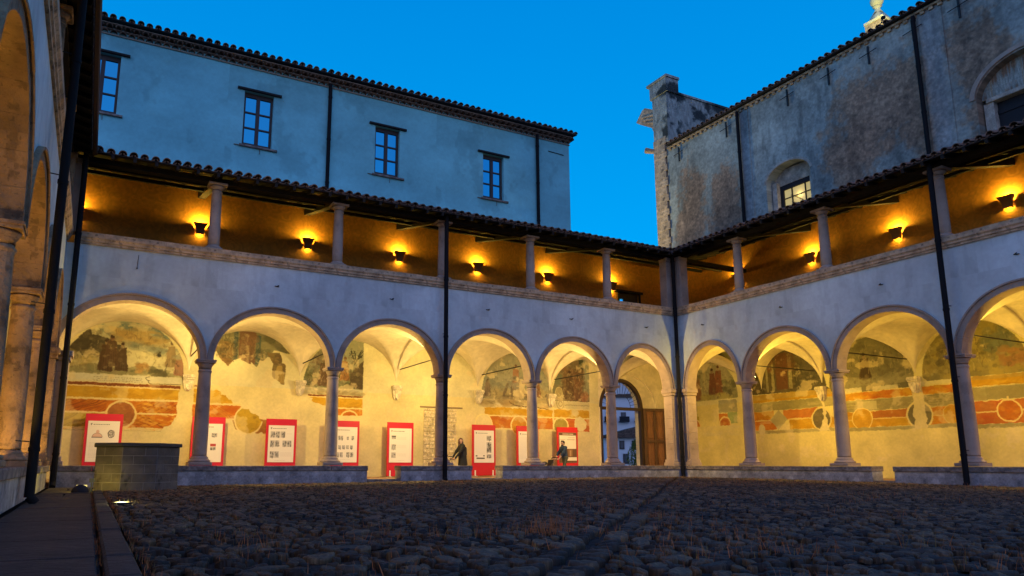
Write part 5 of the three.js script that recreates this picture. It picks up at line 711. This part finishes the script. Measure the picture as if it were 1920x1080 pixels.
// ---------- dry grass between the stones ----------
{
  const q = rng(808), blade = (() => { const g = new THREE.BufferGeometry(); g.setAttribute('position', new THREE.Float32BufferAttribute([-0.5, 0, 0, 0.5, 0, 0, 0.42, 0.5, 0.12, -0.4, 0.5, 0.12, 0.05, 1, 0.42], 3)); g.setIndex([0, 1, 2, 0, 2, 3, 3, 2, 4]); g.computeVertexNormals(); return g; })();
  const gm = M([1, 1, 1], 0.9, { side: THREE.DoubleSide }), dm = new THREE.Object3D();
  const make = (name, pts, kind) => { const im = new THREE.InstancedMesh(blade, gm, pts.length); im.name = name; im.castShadow = im.receiveShadow = true; pts.forEach(([x, z, h], i) => { dm.position.set(x, groundY(x, z) - 0.01, z); dm.rotation.set(rr(-0.3, 0.3, q), rr(0, 6.3, q), rr(-0.3, 0.3, q)); dm.scale.set(rr(0.003, 0.006, q), h, h * rr(0.3, 1, q)); dm.updateMatrix(); im.setMatrixAt(i, dm.matrix); const k = rr(0.5, 1.1, q), gr = q() < 0.2 ? 0.8 : 0; im.setColorAt(i, lin(0.50 * k * (1 - gr * 0.5), (0.17 + 0.03 * gr) * k, 0.05 * k)); }); scene.add(im); return im; };
  const pts = []; const clump = (x, z, r, n, h0, h1) => { for (let i = 0; i < n; i++) { const a = rr(0, 6.3, q), d = r * Math.sqrt(q()); pts.push([x + d * Math.cos(a), z + d * Math.sin(a), rr(h0, h1, q)]); } };
  for (const [x, z] of [[-18.35, 17.1], [-18.97, 17.1], [-17.75, 17.41], [-12.96, 16.67], [-13.32, 17.61], [-17.45, 19.51], [-17.03, 18.63], [-16.2, 19.75], [-16.96, 20.56], [-18.83, 17.46], [-19.24, 16.97]]) clump(x, z, 0.22, 16, 0.06, 0.2);
  for (let i = 0; i < 900; i++) { const x = rr(-21.5, -0.5, q), z = rr(0.5, 21, q); if (fbm(x * 0.35 + 60, z * 0.35 + 60, 3) < 0.50 || Math.hypot(x - wellX, z - wellZ) < 1.2) continue; clump(x, z, rr(0.15, 0.5, q), 14 + Math.floor(q() * 14), 0.04, 0.14); }
  for (let i = 0; i < 130; i++) { const z = rr(4, 22, q); clump(-21.82 + rr(-0.03, 0.05, q), z, 0.05, 5, 0.03, 0.09); clump(-22.07, rr(4, 22, q), 0.03, 4, 0.02, 0.06); }
  const st = make('dry_grass', pts); st.userData = { kind: 'stuff', label: 'thin dry grass growing between the cobbles of the courtyard', category: 'grass' };
  const tuft = (name, x, z, r, n, h0, h1, label) => { pts.length = 0; clump(x, z, r, n, h0, h1); const l = pts.map((p, i) => { const g = blade.clone(); dm.position.set(p[0] - x, groundY(x, z) - 0.01, p[1] - z); dm.rotation.set(rr(-0.35, 0.35, q), rr(0, 6.3, q), rr(-0.3, 0.3, q)); dm.scale.set(rr(0.004, 0.007, q), p[2], p[2] * rr(0.4, 1, q)); dm.updateMatrix(); g.applyMatrix4(dm.matrix); return uvm(g); }); const m = part(name, merge(l), M(x < -21 ? [0.30, 0.24, 0.09] : [0.46, 0.16, 0.045], 0.9, { side: THREE.DoubleSide }), scene); m.name = numbered(name); m.position.set(x, 0, z); return tag(m, label, 'grass tuft'); };
  tuft('grass_tuft', -18.14, 17.21, 0.24, 90, 0.10, 0.26, 'dense tuft of dry brown grass, tallest among the cobbles');
  tuft('grass_tuft', -21.52, 10.08, 0.15, 34, 0.05, 0.14, 'small grass tuft lit by the lamp sunk in the cobbles');
}

// ---------- what shows through the gateway ----------
{
  const g = new THREE.PlaneGeometry(260, 160, 40, 30), p = g.attributes.position; for (let i = 0; i < p.count; i++) { const x = p.getX(i), y = p.getY(i); p.setXYZ(i, x, 2 + 34 * sst(-70, 60, y) + 5 * fbm(x * 0.03 + 9, y * 0.03 + 9, 3), -y); } g.computeVertexNormals();
  struct('hillside', uvm(g.rotateY(-0.48).translate(98, -3, -140)), M([1, 1, 1], 0.95, { map: noiseTex(256, grain([58, 74, 52], 0.9, 10), true, 0.06) }));
  const farGlass = M([0.02, 0.03, 0.04], 0.15);
  const blank = (k) => M([0.82 * k, 0.80 * k, 0.76 * k], 0.9);
  function house(pos, w, h, d, label, rows, k, roofH, balcony) {
    const t = thing('town_house', label, 'house', pos, -0.48); part('wall', bx(-w / 2, w / 2, -8, h, -d, 0), blank(k), t);
    part('roof', ext([[-w / 2 - 0.4, h], [w / 2 + 0.4, h], [w / 2 + 0.4, h + 0.12], [0, h + roofH], [-w / 2 - 0.4, h + 0.12]], -d, 0.5), MAT.tile, t);
    for (const [y, xs, ww, wh] of rows) for (const x of xs) { const f = group('window', t); part('frame', bx(x - ww / 2, x + ww / 2, y, y + wh, 0.002, 0.08), MAT.frame, f); part('pane', bx(x - ww / 2 + 0.1, x + ww / 2 - 0.1, y + 0.1, y + wh - 0.1, 0.081, 0.1), farGlass, f); if (balcony) part('balcony', merge([bx(x - ww, x + ww, y - 0.2, y - 0.05, 0.11, 0.9), bx(x - ww, x + ww, y - 0.05, y + 0.8, 0.84, 0.9)]), MAT.dark, f); }
    return t;
  }
  house([65, 0, -80], 15, 12.6, 10, 'white house with two balconied windows, upper left through the gateway', [[8.3, [-4.7, -2.0, 0.8, 3.6], 0.9, 1.6], [4.2, [-4.7, -2.0, 0.8], 0.9, 1.4]], 0.9, 0.7, true);
  house([33.5, 0, -40], 10.5, 3.55, 8, 'low whitish house with a tiled roof, seen in the lower part of the gateway', [[2.3, [-4.6, -3.3, -1.9, 0.2], 0.55, 0.95], [0.7, [-4.4, -2.9, -1.5], 0.6, 1.1]], 1.0, 0.55, false);
  house([82, 6, -112], 15, 13.5, 10, 'tall pale house under the fanlight, farther up the slope', [[8.2, [-5, -2, 1, 4], 1, 1.7], [5, [-5, -2, 1, 4], 1, 1.7], [1.8, [-5, 0, 4], 1, 1.7]], 0.8, 1.8, false);
  house([98, 12, -128], 16, 11, 10, 'grey house highest on the slope behind the fanlight', [[7, [-5.5, -2, 2, 5.5], 1, 1.7], [3.6, [-5.5, -2, 2, 5.5], 1, 1.7]], 0.65, 1.8, false);
  house([46, 0, -57], 7, 4.7, 8, 'narrow dim house with a dark roof behind the low house', [[2.8, [-1.8, 0.6], 0.8, 1.3]], 0.42, 1.2, false);
  const t = thing('shrub', 'small green shrub outside the gateway', 'shrub', [5.15, 0, -9]), q = rng(15), l = []; part('stem', merge([rod([0, -0.1, 0], [0.05, 0.9, 0], 0.035), rod([0.02, 0.5, 0], [-0.25, 1.2, 0.1], 0.02), rod([0.04, 0.7, 0], [0.3, 1.4, -0.1], 0.02)]), MAT.wood, t);
  for (let i = 0; i < 900; i++) { const a = rr(0, 6.3, q), y = rr(0.25, 2.0, q), m = 0.5 * Math.sin(Math.PI * Math.pow(y / 2.15, 0.8)) + 0.06; const r = m * Math.sqrt(q()); const gl = new THREE.PlaneGeometry(0.05, 0.13); gl.rotateX(rr(-1.4, 1.4, q)).rotateY(a + rr(-1, 1, q)).translate(r * Math.cos(a), y, r * Math.sin(a)); l.push(uvm(gl)); }
  const f = part('foliage', merge(l), M([0.13, 0.22, 0.05], 0.8, { side: THREE.DoubleSide }), t);
}

// ---------- people: a body is one surface drawn round a jointed skeleton ----------
function surfNet(f, lo, hi, cell) {                               // naive surface nets over f < 0
  const n = [0, 1, 2].map((k) => Math.ceil((hi[k] - lo[k]) / cell) + 1), [nx, ny, nz] = n, F = new Float32Array(nx * ny * nz), at = (i, j, k) => (k * ny + j) * nx + i;
  for (let k = 0; k < nz; k++) for (let j = 0; j < ny; j++) for (let i = 0; i < nx; i++) F[at(i, j, k)] = f(lo[0] + i * cell, lo[1] + j * cell, lo[2] + k * cell);
  const V = new Int32Array(nx * ny * nz).fill(-1), pos = [], idx = [];
  for (let k = 0; k < nz - 1; k++) for (let j = 0; j < ny - 1; j++) for (let i = 0; i < nx - 1; i++) {
    let c = 0, X = 0, Y = 0, Z = 0; const e = (a, b, g, a2, b2, g2) => { const p = F[at(i + a, j + b, k + g)], r = F[at(i + a2, j + b2, k + g2)]; if ((p < 0) !== (r < 0)) { const t = p / (p - r); X += a + (a2 - a) * t; Y += b + (b2 - b) * t; Z += g + (g2 - g) * t; c++; } };
    for (const [b, g] of [[0, 0], [1, 0], [0, 1], [1, 1]]) { e(0, b, g, 1, b, g); e(b, 0, g, b, 1, g); e(b, g, 0, b, g, 1); }
    if (c) { V[at(i, j, k)] = pos.length / 3; pos.push(lo[0] + (i + X / c) * cell, lo[1] + (j + Y / c) * cell, lo[2] + (k + Z / c) * cell); }
  }
  const quad = (a, b, c, d, flip) => flip ? idx.push(a, c, b, a, d, c) : idx.push(a, b, c, a, c, d);
  for (let k = 1; k < nz - 1; k++) for (let j = 1; j < ny - 1; j++) for (let i = 1; i < nx - 1; i++) {
    const s = F[at(i, j, k)] < 0;
    if (s !== F[at(i + 1, j, k)] < 0) quad(V[at(i, j - 1, k - 1)], V[at(i, j, k - 1)], V[at(i, j, k)], V[at(i, j - 1, k)], !s);
    if (s !== F[at(i, j + 1, k)] < 0) quad(V[at(i - 1, j, k - 1)], V[at(i - 1, j, k)], V[at(i, j, k)], V[at(i, j, k - 1)], !s);
    if (s !== F[at(i, j, k + 1)] < 0) quad(V[at(i - 1, j - 1, k)], V[at(i, j - 1, k)], V[at(i, j, k)], V[at(i - 1, j, k)], !s);
  }
  const g = new THREE.BufferGeometry(); g.setAttribute('position', new THREE.Float32BufferAttribute(pos, 3)); g.setIndex(idx); g.computeVertexNormals(); return g;
}
function caps(list, sm) {                                         // smooth union of tapered capsules [a, b, ra, rb]
  return (x, y, z) => { let s = 0; for (const [a, b, ra, rb] of list) { const dx = b[0] - a[0], dy = b[1] - a[1], dz = b[2] - a[2]; let t = ((x - a[0]) * dx + (y - a[1]) * dy + (z - a[2]) * dz) / (dx * dx + dy * dy + dz * dz + 1e-9); t = t < 0 ? 0 : t > 1 ? 1 : t; const d = Math.hypot(x - a[0] - dx * t, y - a[1] - dy * t, z - a[2] - dz * t) - ra - (rb - ra) * t; s += Math.exp(-d / sm); } return -sm * Math.log(s + 1e-30); };
}
function boundsOf(l, pad) { const lo = [9, 9, 9], hi = [-9, -9, -9]; for (const [a, b, ra, rb] of l) for (const [p, r] of [[a, ra], [b, rb]]) for (let k = 0; k < 3; k++) { lo[k] = Math.min(lo[k], p[k] - r - pad); hi[k] = Math.max(hi[k], p[k] + r + pad); } return [lo, hi]; }
const body = (l, sm, cell) => surfNet(caps(l, sm), ...boundsOf(l, 0.04), cell);
function handG(w, dir, palmDown) {                                // a hand closed round a bar that runs across (z), reached along -x
  const l = [[[w[0], w[1], w[2]], [w[0] - 0.055, w[1] - 0.01, w[2]], 0.026, 0.03], [[w[0] - 0.04, w[1] - 0.01, w[2] - 0.025], [w[0] - 0.04, w[1] - 0.01, w[2] + 0.025], 0.022, 0.022]];
  [[-0.033, 0.92], [-0.011, 1.02], [0.011, 1.0], [0.032, 0.82]].forEach(([o, s]) => { const z = w[2] + o * dir, a = [w[0] - 0.075, w[1] + 0.002, z], b = [w[0] - 0.075 - 0.032 * s, w[1] - 0.014, z], c = [w[0] - 0.08 - 0.03 * s, w[1] - 0.045 * s, z], d = [w[0] - 0.075, w[1] - 0.058 * s, z]; l.push([a, b, 0.0095, 0.009], [b, c, 0.009, 0.0082], [c, d, 0.008, 0.007]); });
  const z = w[2] - 0.03 * dir; l.push([[w[0] - 0.03, w[1] - 0.015, z], [w[0] - 0.06, w[1] - 0.035, z - 0.012 * dir], 0.013, 0.011], [[w[0] - 0.06, w[1] - 0.035, z - 0.012 * dir], [w[0] - 0.085, w[1] - 0.05, z], 0.010, 0.008]);
  return surfNet(caps(l, 0.004), ...boundsOf(l, 0.02), 0.0045);
}
function person(o) {
  const t = thing('person', o.label, 'person', o.pos, o.turn || 0); t.scale.setScalar(o.k);
  const skin = M(o.skin || [0.55, 0.33, 0.23], 0.6), L = o.lean, sh = [L, 1.40], nk = [L - 0.02, 1.47], hd = [L - 0.05, 1.585];
  const armR = [[sh[0], 1.385, 0.17], [L - 0.17, 1.12, 0.20], [o.hand[0] + 0.10, o.hand[1], 0.15]], armL = [[sh[0], 1.385, -0.17], [L - 0.17, 1.13, -0.20], [o.hand[0] + 0.10, o.hand[1] + 0.01, -0.15]];
  const legs = [[[0, 0.88, 0.09], [-0.13, 0.48, 0.09], [-0.16, 0.09, 0.09]], [[0, 0.88, -0.09], [0.06, 0.48, -0.09], [0.22, 0.12, -0.09]]];
  const bl = [[[0, 0.92, 0], [L * 0.5, 1.08, 0], 0.13, 0.115], [[L * 0.5, 1.08, 0], [L, 1.30, 0], 0.115, 0.13], [[L, 1.36, -0.12], [L, 1.36, 0.12], 0.07, 0.07], [[L, 1.38, 0], nk.concat(0), 0.06, 0.052], [nk.concat(0), [hd[0], 1.53, 0], 0.05, 0.055]];
  for (const a of [armR, armL]) bl.push([a[0], a[1], 0.052, 0.042], [a[1], a[2], 0.042, 0.028]);
  for (const g of legs) bl.push([g[0], g[1], 0.085, 0.055], [g[1], g[2], 0.055, 0.038], [[g[2][0], 0.05, g[2][2]], [g[2][0] - 0.15, 0.035, g[2][2]], 0.042, 0.034], [g[2], [g[2][0], 0.05, g[2][2]], 0.038, 0.042]);
  // head with face: turned towards o.face (angle from straight ahead)
  const ca = Math.cos(o.face), sa = Math.sin(o.face), hp = (f, u, s) => [hd[0] - f * ca + s * sa * -1, hd[1] + u, f * sa + s * ca];
  const hl = [[hp(-0.02, 0.03, 0), hp(0.01, 0.035, 0), 0.085, 0.082], [hp(0.02, -0.02, 0), hp(0.035, -0.075, 0), 0.066, 0.045], [hp(0.088, 0.015, 0), hp(0.104, -0.02, 0), 0.010, 0.015], [hp(0.075, -0.052, -0.018), hp(0.075, -0.052, 0.018), 0.012, 0.012], [hp(0.06, 0.032, -0.035), hp(0.06, 0.032, 0.035), 0.026, 0.026], [hp(-0.005, -0.005, 0.08), hp(-0.005, 0.03, 0.082), 0.012, 0.014], [hp(-0.005, -0.005, -0.08), hp(-0.005, 0.03, -0.082), 0.012, 0.014], [nk.concat(0), hp(0, -0.06, 0), 0.05, 0.05]];
  const parts3 = [body(bl, 0.014, 0.016), surfNet(caps(hl, 0.008), ...boundsOf(hl, 0.02), 0.0075), handG(armR[2].map((v, i) => v - (i === 0 ? 0.01 : 0)), 1), handG(armL[2].map((v, i) => v - (i === 0 ? 0.01 : 0)), -1)];
  part('body', merge(parts3.map((g) => { g.deleteAttribute('uv'); return g; })), skin, t);
  const eye = []; for (const s of [-0.032, 0.032]) eye.push(new THREE.SphereGeometry(0.010, 8, 6).translate(...hp(0.082, 0.018, s))); part('eyes', merge(eye.map((g) => uvm(g))), MAT.dark, t);
  const mo = hp(0.086, -0.052, 0); part('mouth', uvm(new THREE.SphereGeometry(0.012, 10, 6).scale(0.4, 0.4, 1.5).rotateY(o.face).translate(...mo)), M([0.25, 0.06, 0.05], 0.6), t);
  o.dress(t, { L, sh, hd, hp, armR, armL, legs, nk });
  return t;
}
const near = 0.016;
person({
  label: 'woman with long dark hair in black coat pushing a pushchair by the old doorway', pos: [-9.08, 0.15, -2.6], k: 0.885, lean: -0.03, face: 1.15, hand: [-0.52, 0.83],
  dress: (t, s) => {
    const coat = [[[0.03, 0.58, 0], [0.01, 0.95, 0], 0.215, 0.175], [[0.01, 0.95, 0], [-0.01, 1.12, 0], 0.185, 0.155], [[-0.01, 1.12, 0], [s.L, 1.32, 0], 0.155, 0.165], [[s.L, 1.37, -0.13], [s.L, 1.37, 0.13], 0.082, 0.082], [[s.L, 1.40, 0], [s.L - 0.01, 1.46, 0], 0.075, 0.066]];
    for (const a of [s.armR, s.armL]) coat.push([a[0], a[1], 0.068, 0.058], [a[1], a[2], 0.058, 0.042]);
    part('coat', body(coat, 0.02, near), M([0.012, 0.013, 0.015], 0.85), t);
    part('trousers', body(s.legs.flatMap((g) => [[g[0], g[1], 0.095, 0.068], [g[1], g[2], 0.068, 0.056]]), 0.01, near), M([0.015, 0.016, 0.02], 0.9), t);
    part('shoes', body(s.legs.map((g) => [[g[2][0] + 0.03, 0.05, g[2][2]], [g[2][0] - 0.15, 0.04, g[2][2]], 0.054, 0.045]), 0.01, 0.012), MAT.dark, t);
    const h = [[s.hp(-0.035, 0.06, 0), s.hp(0.0, 0.075, 0), 0.088, 0.082]]; for (const [f, z] of [[-0.02, 0.085], [-0.05, 0.075], [-0.085, 0.03], [-0.085, -0.03], [-0.05, -0.075], [-0.02, -0.085]]) { h.push([s.hp(f - 0.01, 0.06, z * 1.05), s.hp(f - 0.03, -0.06, z * 1.25), 0.045, 0.048], [s.hp(f - 0.03, -0.06, z * 1.25), s.hp(f - 0.01, -0.18, z * 1.4), 0.048, 0.036]); }
    part('hair', body(h, 0.012, 0.009), M([0.060, 0.020, 0.012], 0.5), t);
    part('rucksack', body([[[0.13, 1.02, 0.0], [0.13, 1.26, 0.0], 0.10, 0.085]], 0.01, 0.014), M([0.014, 0.016, 0.022], 0.8), t);
  },
});
person({
  label: 'man with dark beard, navy jumper and green trousers by the last red panel', pos: [-4.18, 0.15, -2.6], k: 0.87, lean: -0.07, face: 0.08, hand: [-0.55, 0.84],
  dress: (t, s) => {
    const j = [[[0, 0.94, 0], [s.L * 0.5, 1.10, 0], 0.152, 0.142], [[s.L * 0.5, 1.10, 0], [s.L, 1.31, 0], 0.142, 0.158], [[s.L, 1.37, -0.15], [s.L, 1.37, 0.15], 0.085, 0.085], [[s.L, 1.40, 0], [s.L - 0.02, 1.45, 0], 0.075, 0.064]];
    for (const a of [s.armR, s.armL]) { const m = a[1].map((v, i) => v + (a[2][i] - v) * 0.35); j.push([a[0], a[1], 0.074, 0.064], [a[1], m, 0.064, 0.058]); }
    part('jumper', body(j, 0.02, near), M([0.018, 0.040, 0.085], 0.9), t);
    part('trousers', body([[[0, 0.90, -0.05], [0, 0.90, 0.05], 0.135, 0.135], ...s.legs.flatMap((g) => [[g[0], g[1], 0.10, 0.072], [g[1], g[2], 0.072, 0.06]])], 0.012, near), M([0.075, 0.085, 0.05], 0.9), t);
    part('shoes', body(s.legs.map((g) => [[g[2][0] + 0.03, 0.05, g[2][2]], [g[2][0] - 0.16, 0.042, g[2][2]], 0.056, 0.048]), 0.01, 0.012), MAT.dark, t);
    part('hair', body([[s.hp(-0.035, 0.065, 0), s.hp(0.03, 0.095, 0), 0.083, 0.06], [s.hp(-0.06, 0.0, 0), s.hp(-0.06, -0.03, 0), 0.062, 0.05], [s.hp(-0.01, 0.05, 0.06), s.hp(-0.01, 0.05, -0.06), 0.045, 0.045]], 0.012, 0.009), M([0.014, 0.010, 0.008], 0.7), t);
    part('beard', body([[s.hp(0.045, -0.088, -0.02), s.hp(0.045, -0.088, 0.02), 0.036, 0.036], [s.hp(0.02, -0.06, 0.055), s.hp(0.045, -0.085, 0.03), 0.022, 0.028], [s.hp(0.02, -0.06, -0.055), s.hp(0.045, -0.085, -0.03), 0.022, 0.028]], 0.01, 0.008), M([0.02, 0.013, 0.01], 0.8), t);
  },
});
function pushchair(pos, k, label, hoodM) {
  const t = thing('pushchair', label, 'pushchair', pos); t.scale.setScalar(k); const m = MAT.dark, met = M([0.18, 0.15, 0.10], 0.4, { metalness: 0.6 });
  for (const z of [-0.2, 0.2]) { part('side_frame', merge([rod([0, 0.83, z], [-0.42, 0.42, z], 0.012), rod([-0.42, 0.42, z], [-0.74, 0.14, z], 0.012), rod([-0.36, 0.46, z], [-0.12, 0.14, z], 0.012)]), met, t); for (const x of [-0.74, -0.12]) { const w = part('wheel', uvm(new THREE.TorusGeometry(0.105, 0.022, 8, 20).translate(x, 0.13, z)), m, t); part('hub', rod([x, 0.13, z - 0.03], [x, 0.13, z + 0.03], 0.03), met, w); } }
  part('handle', rod([0, 0.83, -0.22], [0, 0.83, 0.22], 0.017, 12), m, t);
  part('seat', merge([ext([[-0.28, 0.36], [-0.66, 0.30], [-0.66, 0.35], [-0.30, 0.42]], -0.18, 0.18), ext([[-0.28, 0.38], [-0.20, 0.72], [-0.24, 0.73], [-0.34, 0.40]], -0.18, 0.18)]), hoodM, t);
  part('hood', uvm(new THREE.SphereGeometry(0.16, 20, 12, 0, 6.3, 0, 1.6).scale(1.05, 0.75, 1.1).rotateZ(0.4).translate(-0.58, 0.52, 0)), hoodM, t);
}
pushchair([-9.08 - 0.555 * 0.885, 0.15, -2.6], 0.96, 'dark pushchair with its handle held by the woman, mostly below the parapet', M([0.02, 0.022, 0.03], 0.85));
pushchair([-4.18 - 0.58 * 0.87, 0.15, -2.6], 0.95, 'dark pushchair with thin bars held by the man, mostly below the parapet', M([0.03, 0.025, 0.022], 0.85));

renderer.render(scene, camera);
